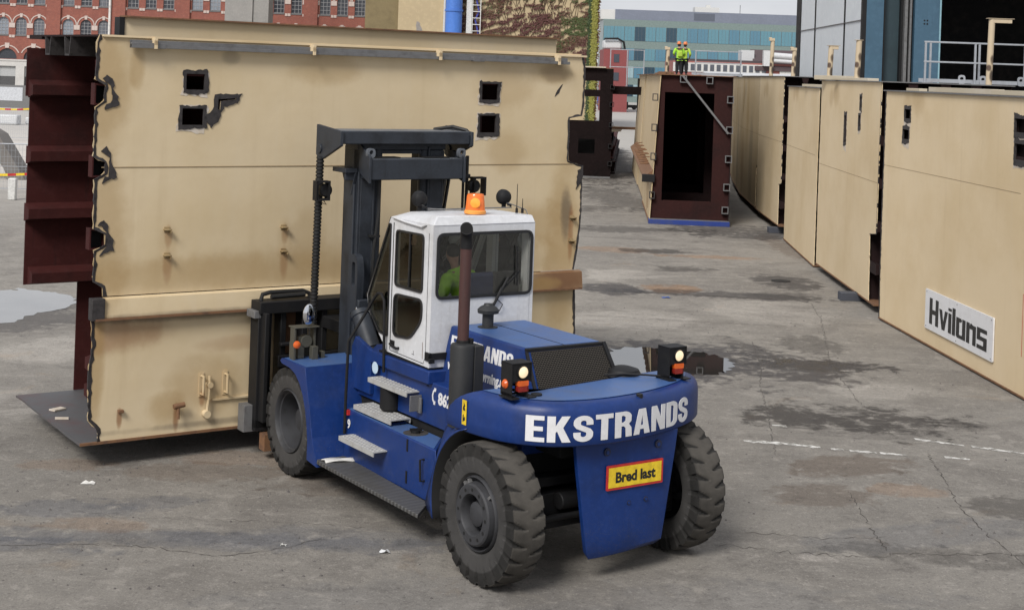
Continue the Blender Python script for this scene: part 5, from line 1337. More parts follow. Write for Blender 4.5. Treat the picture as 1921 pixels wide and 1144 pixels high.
for x, y, z, s_ in ((-1.03, 4.86, 3.66, -1), (1.44, 4.9, 3.68, 1)):
    b = MB(); b.add(fill([rect(-.10, -.13, .10, .13), rect(-.075, -.105, .075, .105)], .12), facing_rear(x, y, z)); b.box(x - .10, x - .075, y - .12, y - .1, z - .13, z + .13)
    lampo = b.build('lamp_cage', M['black'], ms, .004)
    b = MB(); b.lathe((x + .06 * -s_, y + .05, z), (x + .06 * -s_, y - .12, z), [(.03, 0), (.085, .03), (.09, .12), (.07, .13), (0, .12)], 18); b.tube([(x + .05, y, z - .12), (x + .09, y - .03, z - .19), (x + .02, y, z - .16)], .008, 6); b.build('mast_lamp', M['black'], lampo)
# tilt cylinders with their brackets
for x in (-.62, .74):
    b = MB(); b.add(fill([rpoly([(4.42, 2.10), (4.62, 2.06), (4.66, 2.62), (4.62, 2.84), (4.46, 2.84), (4.40, 2.66)], .08), rpoly([(4.47, 2.42), (4.56, 2.42), (4.56, 2.74), (4.47, 2.74)], .04)], .10), frame((x - .05, 0, 0), (0, 1, 0), (0, 0, 1), (1, 0, 0))); b.box(x - .04, x + .12, 4.36, 4.62, 2.14, 2.26); b.build('tilt_bracket', M['mast'], ms, .012)
    p, q = Vector((x, 4.02, 1.66)), Vector((x, 4.52, 2.24))
    d = (q - p).normalized()
    b = MB(); b.lathe(p, q, [(.09, 0), (.12, .02), (.12, .50), (.135, .51), (.135, .57), (.12, .575), (.08, .58)], 28); tc_ = b.build('tilt_cylinder', M['mast'], fk)
    b = MB(); b.cyl(p + d * .57, p + d * .75, .05); b.build('piston_rod', M['chrome'], tc_)
    b = MB(); b.cyl(p - d * .12, p + d * .02, .10); b.box(x - .06, x + .06, 3.84, 4.02, 1.46, 1.66); b.build('cylinder_foot', M['black'], tc_)
# carriage and forks
b = MB()
b.box(-1.5, 1.5, 5.55, 5.86, 1.94, 2.10); b.box(-1.5, 1.5, 5.60, 5.86, .36, .52)
for x in (-1.5, 1.3): b.box(x, x + .2, 5.60, 5.86, .40, 1.94)
b.box(-1.46, -1.40, 5.46, 5.62, .5, 1.96)
for x in (-1.12, -.8, -.5, .4, .8, 1.1): b.box(x - .04, x + .04, 5.62, 5.84, .52, 1.94)
b.box(-1.2, 1.2, 5.58, 5.7, 1.2, 1.36); b.box(-1.2, -.7, 5.5, 5.6, 1.5, 1.54)
b.box(-.55, .70, 4.95, 5.62, .7, .86); b.box(-.55, .70, 4.95, 5.62, 1.7, 1.86)
cg = b.build('carriage', M['black'], fk, .008)
b = MB(); b.tube([(-1.42, 5.72, 2.10), (-1.40, 5.72, 2.18), (-1.28, 5.72, 2.205), (-.8, 5.72, 2.20), (-.7, 5.72, 2.16), (-.7, 5.72, 2.10)], .03, 10); b.tube([(-1.3, 5.66, 2.15), (-.8, 5.66, 2.16)], .035, 8); b.build('hose_loop', M['hose'], cg)
b = MB(); b.box(-1.62, -1.46, 5.7, 5.9, .34, .70); b.box(-1.56, -1.46, 5.6, 5.86, 1.88, 1.98); b.build('side_shift_stop', M['galv'], cg, .006)
for x in (-1.05, .85):
    b = MB(); b.box(x, x + .24, 5.86, 5.97, .22, 2.0); b.box(x, x + .24, 5.86, 8.2, .22, .315); b.build('fork', M['rusty'], cg, .01)
b = MB(); b.box(-1.42, -1.2, 5.45, 5.62, .12, .34); b.build('mud_flap', M['rusty'], cg)
b = MB()
for x in (-.46, .6): b.tube([(x, 5.1, 4.3), (x, 5.12, 2.0)], .03, 6)
b.build('lift_chain', M['black'], ms)
# fender-mounted post with mirror and indicator
b = MB(); b.box(-1.44, -1.41, 4.62, 4.74, 1.49, 1.92); b.box(-1.14, -1.11, 4.66, 4.78, 1.49, 1.92); b.box(-1.44, -1.09, 4.60, 4.80, 1.90, 1.915); b.box(-1.40, -1.12, 4.80, 4.84, 1.49, 1.7); b.box(-1.36, -1.27, 4.66, 4.72, 1.5, 1.78); b.cyl((-1.25, 4.64, 1.72), (-1.25, 4.74, 1.72), .08); b.box(-1.2, -1.12, 4.56, 4.66, 1.49, 1.66); b.box(-1.05, -1.0, 4.6, 4.68, 1.49, 1.58); b.build('lamp_post', paint('olive_bracket', (.06, .058, .045), .6), fk, .004)
b = MB(); b.lathe((-1.42, 4.58, 1.70), (-1.42, 4.53, 1.70), [(.05, 0), (.045, .02), (.02, .035), (0, .037)], 14); b.build('front_indicator', M['orange'], fk)
b = MB(); b.lathe((-1.24, 4.66, 2.07), (-1.24, 4.50, 2.07), [(.0, 0), (.075, .01), (.085, .03), (.085, .04), (.07, .055), (.04, .066), (0, .07)], 24)
mo = b.build('convex_mirror', flat('mirror_glass', (.8, .82, .85), .05, 1.), fk)
for v_ in mo.data.vertices: v_.co.z = 2.07 + (v_.co.z - 2.07) * 1.6

# rag lying on the running board
b = MB(); b.grid([[(-1.46 + .11 * i + .01 * (j % 2), 3.58 + .05 * j - .028 * i, .424 + .022 * math.sin(2.1 * i + j) ** 2 + .012 * (j == 1)) for j in range(4)] for i in range(6)])
o = b.build('rag', M['cloth'], None, solid=.012, smooth=60, loc=ORG); o.rotation_euler = (0, 0, YAW)
tag(o, 'crumpled white rag lying on the forklift running board behind the front wheel', 'rag')

# ------------------------------------------------------------------ people
def skin_mesh(name, V, Eg, rad, mat, parent, sub=2, root=0):
    me = bpy.data.meshes.new(name)
    me.from_pydata([tuple(v) for v in V], Eg, [])
    o = bpy.data.objects.new(name, me); COL.objects.link(o)
    md = o.modifiers.new('skin', 'SKIN'); md.use_smooth_shade = True; md.branch_smoothing = .6
    for i, sv in enumerate(me.skin_vertices[0].data):
        r = rad[i]; sv.radius = r if isinstance(r, tuple) else (r, r); sv.use_root = (i == root)
    o.modifiers.new('sub', 'SUBSURF').levels = sub
    o.modifiers['sub'].render_levels = sub
    dg = bpy.context.evaluated_depsgraph_get(); dg.update()
    m2 = bpy.data.meshes.new_from_object(o.evaluated_get(dg))
    bpy.data.objects.remove(o); bpy.data.meshes.remove(me)
    m2.name = name; m2.materials.clear(); m2.materials.append(M[mat])
    for p in m2.polygons: p.use_smooth = True
    r = bpy.data.objects.new(name, m2); COL.objects.link(r); r.parent = parent
    return r

def chain(pts_r, V, Eg, rad, start=None):
    prev = start
    for p, r in pts_r:
        V.append(p); rad.append(r); i = len(V) - 1
        if prev is not None: Eg.append((prev, i))
        prev = i
    return prev

def hand(V, Eg, rad, wrist, d, side):
    """palm and five bent fingers grown from the wrist vertex"""
    w_ = Vector(V[wrist]); d = Vector(d).normalized(); s_ = Vector(side).normalized(); n = d.cross(s_).normalized()
    palm = chain([(w_ + d * .05, (.034, .020))], V, Eg, rad, wrist)
    for k, (off, L) in enumerate(((-.030, .066), (-.010, .076), (.010, .072), (.030, .058))):
        base = w_ + d * .085 + s_ * off
        chain([(base, .0095), (base + d * L * .5 + n * .012, .009), (base + d * L * .8 + n * .036, .0075)], V, Eg, rad, palm)
    b0 = w_ + d * .035 - s_ * .035
    chain([(b0, .0115), (b0 + d * .03 - s_ * .02 + n * .012, .010), (b0 + d * .055 - s_ * .018 + n * .028, .0085)], V, Eg, rad, palm)

def worker(loc, yaw, label, jacket, arms, lean=0., turn=0., pack=False):
    o = thing('person', label, 'person', loc, yaw, None)
    # faces +y, stands on z=0
    V, Eg, rad = [], [], []
    pel = chain([((0, 0, .95), (.14, .11))], V, Eg, rad)
    chest = chain([((0, .01 + lean * .4, 1.15), (.14, .105)), ((0, .02 + lean, 1.36), (.165, .115))], V, Eg, rad, pel)
    neck = chain([((0, .02 + lean, 1.49), .058), ((0, .035 + lean, 1.545), .055)], V, Eg, rad, chest)
    chain([((turn * .02, .05 + lean, 1.63), (.078, .092)), ((turn * .02, .05 + lean, 1.71), (.072, .088)), ((turn * .02, .05 + lean, 1.76), (.045, .055))], V, Eg, rad, neck)
    for s_ in (-1, 1):
        chain([((s_ * .10, 0, .88), .09), ((s_ * .11, .01, .50), .058), ((s_ * .115, -.01, .10), .042), ((s_ * .13, .10, .04), (.042, .035)), ((s_ * .135, .17, .03), (.036, .026))], V, Eg, rad, pel)
        el, wr = arms[0 if s_ < 0 else 1]
        w_ = chain([((s_ * .20, .02 + lean, 1.42), .062), (el, .045), (wr, .030)], V, Eg, rad, chest)
        hand(V, Eg, rad, w_, Vector(wr) - Vector(el), (1, 0, .2))
    body = skin_mesh('body', V, Eg, rad, 'skin', o, 2)
    # nose, ears
    V, Eg, rad = [], [], []
    p = chain([((0, 0, .93), (.165, .135))], V, Eg, rad)
    ch = chain([((0, .01 + lean * .4, 1.15), (.175, .135)), ((0, .02 + lean, 1.36), (.195, .14))], V, Eg, rad, p)
    chain([((0, .02 + lean, 1.49), (.095, .085))], V, Eg, rad, ch)
    chain([((0, 0, .84), (.175, .14))], V, Eg, rad, p)
    for s_ in (-1, 1):
        el, wr = arms[0 if s_ < 0 else 1]
        chain([((s_ * .205, .02 + lean, 1.42), .088), (el, .068), (tuple(Vector(el).lerp(Vector(wr), .85)), .055)], V, Eg, rad, ch)
    jk = skin_mesh('jacket', V, Eg, rad, jacket, o, 2)
    b = MB()
    b.lathe((0, .02 + lean, 1.39), (0, .02 + lean, 1.46), [(.21, 0), (.205, .05)], 20)
    t = b.build('shoulder_yoke', M['trousers'], jk)
    for v in t.data.vertices: v.co.y = .02 + lean + (v.co.y - .02 - lean) * .72
    if pack:
        b = MB(); b.box(-.13, .13, -.22, -.10, .98, 1.30); b.build('backpack', M['hivis2'], o, .05)
    V, Eg, rad = [], [], []
    p = chain([((0, 0, .93), (.15, .12))], V, Eg, rad)
    for s_ in (-1, 1):
        chain([((s_ * .095, 0, .84), .125), ((s_ * .105, .01, .50), .095), ((s_ * .115, -.01, .10), .082)], V, Eg, rad, p)
    skin_mesh('trousers', V, Eg, rad, 'trousers', o, 2)
    for s_ in (-1, 1):
        V, Eg, rad = [], [], []
        chain([((s_ * .117, -.02, .14), .060), ((s_ * .117, -.02, .05), (.055, .05)), ((s_ * .128, .09, .045), (.050, .042)), ((s_ * .135, .19, .035), (.042, .032))], V, Eg, rad)
        skin_mesh('boot', V, Eg, rad, 'rubber_seal', o, 1)
    b = MB(); b.lathe((0, .05 + lean, 1.665), (0, .05 + lean, 1.9), [(.135, 0), (.133, .008), (.112, .012), (.110, .06), (.095, .11), (.06, .145), (0, .158)], 24)
    h = b.build('helmet', M['helmet'], o, smooth=50)
    for v in h.data.vertices:
        if v.co.z < 1.69 and v.co.y > .12 + lean: v.co.y += .035
    b = MB(); b.lathe((0, .04 + lean, 1.55), (0, .04 + lean, 1.68), [(.07, 0), (.086, .05), (.09, .12)], 20); hr = b.build('hair', M['hair'], o)
    for v in hr.data.vertices: v.co.y = .03 + lean + (v.co.y - .04 - lean) * .95 - .012
    b = MB(); b.prism([(0, 1.645), (0, 1.60), (.035, 1.605)], lambda u, v, w_: (w_, .135 + lean + u, v), -.014, .014)
    for s_ in (-1, 1): b.lathe((s_ * .078, .045 + lean, 1.63), (s_ * .095, .04 + lean, 1.63), [(.03, 0), (.032, .008), (0, .012)], 10)
    b.build('face_features', M['skin'], body)
    return o
wz = 5.44
worker((8.85, 77.6, wz), R(12), 'worker in a lime jacket with a small pack on the back', 'hivis', [((-.30, .02, 1.16), (-.20, .22, 1.08)), ((.29, .03, 1.16), (.16, .24, 1.12))], .02, 0, True)
worker((9.17, 77.9, wz), R(-22), 'worker standing behind and to the right of the one with the pack', 'hivis2', [((-.29, .04, 1.17), (-.14, .25, 1.15)), ((.31, .0, 1.15), (.24, .18, 1.00))], .04, .5)

def driver():
    o = thing('person', 'forklift driver in a lime green jacket leaning to the left inside the white cab', 'person', FL(-.06, 2.72, 2.24), YAW)
    V, Eg, rad = [], [], []
    pel = chain([((.05, 0, .08), (.15, .12))], V, Eg, rad)
    ch = chain([((.02, .04, .28), (.15, .11)), ((-.05, .09, .50), (.17, .115))], V, Eg, rad, pel)
    nk = chain([((-.09, .11, .63), .056), ((-.10, .125, .68), .054)], V, Eg, rad, ch)
    chain([((-.115, .14, .76), (.078, .092)), ((-.12, .14, .84), (.072, .088)), ((-.12, .14, .89), (.045, .055))], V, Eg, rad, nk)
    wl = chain([((-.24, .05, .53), .062), ((-.30, .0, .32), .045), ((-.34, .16, .27), .032)], V, Eg, rad, ch)
    hand(V, Eg, rad, wl, (-.1, .9, -.2), (1, 0, .2))
    wr_ = chain([((.13, .10, .54), .062), ((.20, .20, .34), .045), ((.08, .40, .34), .032)], V, Eg, rad, ch)
    hand(V, Eg, rad, wr_, (-.4, .9, .1), (1, .3, .2))
    for s_ in (-1, 1):
        chain([((.05 + s_ * .10, .10, .08), .09), ((.05 + s_ * .15, .42, .10), .062), ((.05 + s_ * .14, .50, -.30), .045), ((.05 + s_ * .14, .60, -.40), (.04, .035)), ((.05 + s_ * .14, .68, -.41), (.034, .026))], V, Eg, rad, pel)
    body = skin_mesh('body', V, Eg, rad, 'skin', o, 2)
    V, Eg, rad = [], [], []
    p = chain([((.05, 0, .12), (.19, .15))], V, Eg, rad)
    c2 = chain([((.02, .04, .28), (.19, .15)), ((-.05, .09, .50), (.215, .15))], V, Eg, rad, p)
    chain([((-.09, .11, .63), (.10, .09))], V, Eg, rad, c2)
    chain([((-.25, .05, .53), .095), ((-.31, .0, .32), .075), ((-.335, .12, .28), .06)], V, Eg, rad, c2)
    chain([((.14, .10, .54), .095), ((.21, .20, .34), .075), ((.11, .36, .34), .06)], V, Eg, rad, c2)
    skin_mesh('jacket', V, Eg, rad, 'hivis', o, 2)
    V, Eg, rad = [], [], []
    p = chain([((.05, 0, .06), (.17, .13))], V, Eg, rad)
    for s_ in (-1, 1): chain([((.05 + s_ * .10, .10, .08), .105), ((.05 + s_ * .15, .42, .10), .08), ((.05 + s_ * .14, .50, -.28), .065)], V, Eg, rad, p)
    skin_mesh('trousers', V, Eg, rad, 'trousers', o, 2)
    for s_ in (-1, 1):
        V, Eg, rad = [], [], []
        chain([((.05 + s_ * .14, .5, -.33), .05), ((.05 + s_ * .14, .52, -.40), (.05, .045)), ((.05 + s_ * .14, .68, -.415), (.042, .032))], V, Eg, rad)
        skin_mesh('boot', V, Eg, rad, 'rubber_seal', o, 1)
    V, Eg, rad = [], [], []
    chain([((-.108, .11, .74), (.085, .085)), ((-.118, .125, .83), (.095, .10)), ((-.12, .13, .89), (.07, .08)), ((-.12, .13, .925), (.03, .03))], V, Eg, rad)
    skin_mesh('hair', V, Eg, rad, 'hair', o, 2)
    V, Eg, rad = [], [], []
    chain([((-.335, .15, .275), .048), ((-.345, .20, .26), (.052, .036)), ((-.35, .26, .245), (.045, .03))], V, Eg, rad)
    skin_mesh('glove', V, Eg, rad, 'glove', o, 2)
driver()

# ------------------------------------------------------------------ railings and posts on the decks
def railing(x, y, z, L, h, n, yaw, label, toe=True):
    o = thing('railing', label, 'railing', (x, y, z), yaw, 'guard railings on the girder decks')
    for i in range(n):
        b = MB(); u = L * i / (n - 1); b.box(u - .024, u + .024, -.024, .024, .0, h); b.box(u - .07, u + .07, -.06, .06, 0, .02); b.build('rail_post', M['railing'], o)
    for f, nm in ((1, 'top_rail'), (.52, 'mid_rail')):
        b = MB(); b.box(-.04, L + .04, -.026, .018, h * f - .022, h * f + .022); b.build(nm, M['railing'], o, .006)
    if toe:
        b = MB(); b.box(-.15, L + .1, .035, .06, .022, .12); b.build('toe_board', M['railing'], o)
    return o
railing(10.85, 38.4, 5.40, 2.6, 1.08, 3, R(-1), 'grey guard railing before the dark hall opening, the nearer of its two lines')
railing(11.15, 39.0, 5.40, 2.6, 1.10, 3, R(-1), 'grey guard railing before the dark hall opening, the line behind the other')
railing(7.9, 63.0, 5.45, 1.95, 1.05, 2, R(0), 'low grey guard railing beside the two workers')
railing(5.12, 76.3, 4.78, 1.75, 1.9, 3, R(0), 'white tube railing over the gap left of the open girder box', False)
b = MB()
for x in (11.55, 12.1, 13.0, 13.4): b.add(fill([rpoly([(-.09, 0), (.09, 0), (.09, .2), (-.09, .2)], .085), arc(0, .115, .045, .045, 0, 330, 10)], .03), facing_rear(x - 11.5, 0, 0))
for i, x in enumerate((11.45, 12.05, 12.95, 13.35)):
    bb = MB(); bb.add(fill([rpoly([(-.09, 0), (.09, 0), (.09, .24), (-.09, .24)], .085), arc(0, .145, .045, .045, 0, 330, 10)], .03), facing_rear(0, 0, 0))
    t = bb.build('lifting_eye', M['railing'], None, loc=(x, 37.2 + .2 * (i % 2), 5.39)); t.rotation_euler = (0, 0, R(8 * (i - 1)))
    tag(t, 'grey lifting eye standing on the deck under the guard railing', 'lifting eye', 'lifting eyes on the second girder deck')
def post(x, y, z, h, arm, label, yaw=0.):
    o = thing('deck_post', label, 'post', (x, y, z), yaw, 'cream rusty posts on the girder decks')
    b = MB(); b.lathe((0, 0, 0), (.03, 0, h), [(.0, 0), (.075, 0), (.075, h), (0, h)], 14); b.build('shaft', M['post'], o)
    b = MB()
    if arm: b.box(-.09, arm, -.09, .09, h, h + .012); b.box(.05, arm - .05, -.07, -.058, h - .1, h); b.box(.05, arm - .05, .058, .07, h - .1, h)
    else: b.box(-.11, .09, -.09, .09, h - .10, h - .0); b.box(-.12, -.02, -.06, .06, h - .02, h + .03)
    b.build('bent_arm' if arm else 'post_cap', M['post'], o, .004)
post(11.62, 35.6, 5.39, 1.62, .55, 'tall cream post with a flat bent arm in front of the dark hall opening')
post(9.02, 38.2, 5.39, 1.06, .12, 'cream rust-eaten post with a stub arm before the white hall wall, nearer the blue columns')
post(8.95, 41.2, 5.39, .97, .27, 'cream rust-eaten post with a short bent arm at the middle of the white hall wall')
post(9.85, 51.2, 5.50, 1.0, 0, 'short cream post at the corner of the white hall wall')
post(9.75, 55.0, 5.50, 1.42, 0, 'tall cream post with a cap, left of the white hall wall')
post(6.15, 58.0, 5.43, 1.08, 0, 'cream post with lamps, left of the two workers')

# ------------------------------------------------------------------ the hall behind the row
def hall():
    o = thing('industrial_hall', 'tall hall with white sheet wall, blue steel columns and a dark door opening', 'hall', (0, 0, 0))
    mw = paint('white_sheet_wall', (.58, .62, .65), .5, (.44, .47, .50), .35, .4, .04)
    mb = paint('blue_steel_sheet', (.042, .098, .150), .5, (.02, .045, .075), .55, .5, .06)
    md = paint('dark_blue_steel', (.018, .038, .048), .55, (.01, .02, .025), .6, .5, .06)  # darker blue for the set-back column
    H = 17
    for (y0, y1) in ((77.0, 72.6), (72.55, 65.0), (64.95, 60.9)):
        x0 = 15.15 - (77 - y0) * .035; x1 = 15.15 - (77 - y1) * .035
        b = MB(); b.prism([(x0, y0), (x1, y1), (x1 + .12, y1), (x0 + .12, y0)], lambda u, v, w_: (u, v, w_), 0, H); b.build('sheet_wall', mw, o)
    b = MB()
    for y in (72.57, 64.97): x = 15.15 - (77 - y) * .035; b.box(x - .05, x + .1, y - .06, y + .06, 0, H)
    b.box(15.1, 15.5, 77.0, 77.3, 0, H); b.build('wall_seam', M['black'], o)
    b = MB(); b.bar((15.13, 77.0, 8.0), (14.56, 60.9, 8.0), .03, .04); b.build('sheet_joint', M['galv'], o)
    b = MB(); b.box(14.45, 14.62, 60.6, 60.88, 0, H); b.build('corner_trim', M['black'], o)
    Y = 60.6
    for (xa, xb, y, mt) in ((14.62, 15.33, Y, mb), (15.42, 16.1, Y + .5, md), (16.6, 17.62, Y - .1, mb)):
        b = MB(); b.box(xa, xb, y, y + .3, 0, H); b.build('steel_column', mt, o)
    b = MB(); b.box(15.33, 15.42, Y + .1, Y + .8, 0, H); b.box(16.1, 16.6, Y + .2, Y + .8, 0, H); b.build('column_gap', M['black'], o)
    b = MB(); b.box(16.2, 16.32, Y - .05, Y + .2, 0, H); b.box(16.42, 16.5, Y, Y + .2, 0, H); b.build('door_track', M['galv'], o)
    b = MB(); b.box(17.62, 17.68, Y - .14, Y + .2, 0, H); b.build('edge_angle', paint('pale_blue_edge', (.22, .38, .44), .5), o)
    b = MB()
    for dx in (0, .12):
        for dz in (0, .14): b.cyl((17.0 + dx, Y - .1, 7.9 + dz), (17.0 + dx, Y - .115, 7.9 + dz), .035, n=8)
    b.build('bolt', M['black'], o)
    b = MB(); b.box(17.62, 34, Y + 18, Y + 18.2, 0, H); b.box(33.9, 34.1, Y, Y + 18, 0, H); b.box(15.2, 15.4, Y + 1.0, Y + 18, 0, H); b.box(15.0, 34, Y + .8, Y + 18.2, H, H + .2); b.box(15.4, 34, Y + .3, Y + 18, .01, .02); b.build('dark_interior', paint('black_hall_inside', (.010, .010, .011), .9), o)  # near-black surfaces behind the door opening
    b = MB(); b.box(17.7, 34.2, Y, Y + .3, 14.6, H); b.build('lintel', mb, o)
hall()

# ------------------------------------------------------------------ far buildings
def brick_mat():
    m = NT('red_brick')
    c = m.coord(); xyz = m.sep(c)
    uv = m.comb(m.math('ADD', xyz[0], xyz[1]), xyz[2], 0.)
    b = m.n('ShaderNodeTexBrick'); m.set(b.inputs[0], uv); b.inputs['Scale'].default_value = 3.4; b.inputs['Mortar Size'].default_value = .012
    b.inputs['Color1'].default_value = (.28, .086, .058, 1); b.inputs['Color2'].default_value = (.21, .067, .049, 1); b.inputs['Mortar'].default_value = (.24, .15, .12, 1)
    n = m.noise(c, .5, 6, .6); n2 = m.noise(c, 3, 5)
    col = m.mix(m.math('MULTIPLY', m.ramp(n, .4, .7), .4), b.outputs[0], (.16, .055, .045))
    col = m.mix(m.math('MULTIPLY', m.ramp(n2, .5, .75), .35), col, (.36, .15, .11))
    return m.fin(col, .85)

def brick_building():
    BR = brick_mat(); TR = paint('pale_stone_trim', (.50, .42, .38), .8, (.34, .25, .22), .5, 1.5)
    px = 165 / 2740.
    o = thing('brick_building', 'red brick factory building with rows of arched windows and pale stone trim', 'building', (-57.5, 163, 0), R(3.0))
    # local x = 0 at photo x=0; width to the yellow building
    Lx = 41.6; H = 19
    cen = []
    for g in range(6):
        gx = 42 * px + g * 118.4 * px
        for k in (-1, 0, 1): cen.append(gx + k * 32.6 * px)
    rows = [(7.55, 1.95), (11.05, 2.2), (14.7, 2.2)]
    def arch(cx, z0, wd, h):
        r = wd / 2; zs = z0 + h - r
        return [(cx - r, z0), (cx + r, z0)] + arc(cx, zs, r, r, 0, 180, 10)
    holes = [arch(cx, z0, 1.22, h) for z0, h in rows for cx in cen]
    low = [(18 * px, 2.15), (66 * px, 2.15)] + [(66 * px + i * 2.9, 2.15) for i in range(1, 13)]
    holes += [arch(cx, 4.85, wd, .85 + .3) for cx, wd in low]
    b = MB(); b.add(fill([rect(-6, 4.7, Lx, H)] + holes, .3), facing_rear(0, .3, 0)); b.build('brick_wall', BR, o, smooth=0)
    b = MB(); b.box(-6, Lx, .32, 9, 0, H - .1); b.build('back_wall', M['interior'], o)
    b = MB()
    for g in range(-1, 6):
        gx = 42 * px + (g + .5) * 118.4 * px
        b.box(gx - .78, gx + .78, -.28, 0, 4.7, H)
    b.build('pilaster', BR, o, smooth=0)
    PN = [flat('window_pane_dark', (.05, .055, .065), .12), flat('window_pane_grey', (.14, .15, .17), .15), flat('window_pane_sky', (.26, .29, .33), .12)]
    FR = flat('pale_window_bars', (.36, .36, .37), .6)
    rnd = random.Random(5)
    # each window: pane + bars; copied
    def window(h):
        p = MB(); p.add(fill([arch(0, 0, 1.22, h)], .02), facing_rear(0, .2, 0)); w_ = p.build('window', PN[0], o, smooth=0)
        f = MB()
        for x in (-.58, -.2, .2, .55): f.box(x - .018, x + .018, .14, .18, .02, h - .15 - abs(x) * .3)
        for z in (.05, h * .22, h * .42, h * .62, h * .8): f.box(-.58, .58, .135, .175, z - .018, z + .018)
        f.build('window_bars', FR, w_, smooth=0)
        s_ = MB(); s_.box(-.62, .62, -.06, .16, -.14, 0); s_.build('window_sill', M['galv'], w_)
        t = MB(); zs = h - .61
        t.add(fill([arc(0, zs, .975, .975, 0, 180, 12) + arc(0, zs, .86, .86, 180, 0, 12)], .05), facing_rear(0, -.001, 0))
        t.prism([(-.13, zs + .62), (.13, zs + .62), (.17, zs + 1.06), (-.17, zs + 1.06)], lambda u, v, q: (u, q, v), -.08, -.002)
        for k in (-1, 1):
            x0, x1 = sorted((k * .66, k * .978)); t.box(x0, x1, -.07, -.002, zs - .55, zs - .02); t.box(x0 + .03, x1 - .0, -.07, -.002, -.32, -.02)
        t.build('stone_trim', TR, w_, smooth=0)
        return w_
    protos = {h: [window(h)] for h in (1.95, 2.2)}
    for h in protos:
        for k in (1, 2):
            c = copy_tree(protos[h][0], o); c.data = c.data.copy(); c.data.materials[0] = PN[k]; protos[h].append(c)
    used = {(h, k): False for h in protos for k in (0, 1, 2)}
    for z0, h in rows:
        for cx in cen:
            k = rnd.choice((0, 0, 1, 1, 2)); src = protos[h][k]
            w_ = src if not used[(h, k)] else copy_tree(src, o)
            used[(h, k)] = True
            w_.location = (cx, 0, z0)
    for h in protos:
        for k in (0, 1, 2):
            if not used[(h, k)]: protos[h][k].location = (cen[3], 5, 8)
    b = MB()
    for cx, wd in low:
        r = wd / 2; zs = 4.85 + 1.15 - r
        b.add(fill([arc(cx, zs, r + .42, r + .42, 25, 155, 12) + arc(cx, zs, r + .30, r + .30, 155, 25, 12)], .05), facing_rear(0, -.001, 0))
        b.prism([(cx - .2, zs + r + .05), (cx + .2, zs + r + .05), (cx + .26, zs + r + .62), (cx - .26, zs + r + .62)], lambda u, v, w_: (u, w_, v), -.08, 0)
    b.build('low_arch', TR, o, smooth=0)
    b = MB(); b.box(-6, Lx, .18, .2, 4.7, 6.2); b.build('lower_glazing', PN[0], o)
    b = MB(); b.add(fill([rect(-6, 0, Lx, 4.7)] + [rect(.15 + i * 2.9, 0.1, 2.1 + i * 2.9, 4.05) for i in range(13)], .35), facing_rear(0, .3, 0)); b.box(-6, Lx, -.12, 0, 4.62, 4.8); b.build('white_base', paint('white_plinth', (.50, .49, .47), .8, (.36, .35, .33), .4, 1.), o, smooth=0)
    b = MB()
    for i in range(13): b.box(.15 + i * 2.9, 2.1 + i * 2.9, .22, .26, 2.9, 4.05)
    b.build('roller_shutter', flat('pale_shutter', (.42, .43, .43), .7), o)
    b = MB(); b.box(-6, Lx, .24, .28, 0.05, 2.9); b.build('dark_doors', flat('dark_grey_doors', (.08, .08, .082), .7), o)
    b = MB(); b.cyl((205 * px, -.42, 5.5), (205 * px, -.42, H), .14); b.build('drain_pipe', paint('white_drain_pipe', (.66, .64, .61), .5), o)
    return o
brick_building()

# concrete tower in front of the brick building
b = MB(); b.box(-29.3, -26.5, 148, 151, 0, 22); b.box(-26.5, -24.9, 148.2, 151, 0, 22)
t = b.build('concrete_shaft', paint('raw_concrete', (.26, .25, .235), .85, (.16, .155, .15), .6, .5, .1), None, .03); tag(t, 'grey raw concrete shaft standing in front of the red brick building', 'shaft')

def leaves(b, pts, s0, s1, rnd, nrm):
    nrm = Vector(nrm)
    for p in pts:
        s = rnd.uniform(s0, s1); a = rnd.uniform(0, 6.28)
        n = (nrm + Vector((rnd.uniform(-.6, .6), rnd.uniform(-.3, .3), rnd.uniform(-.2, .8)))).normalized()
        x = n.cross(Vector((math.cos(a), .3, math.sin(a)))).normalized(); y = n.cross(x)
        p = Vector(p)
        b.face([p - x * s, p - y * s * .7 , p + x * s, p + y * s * .8])

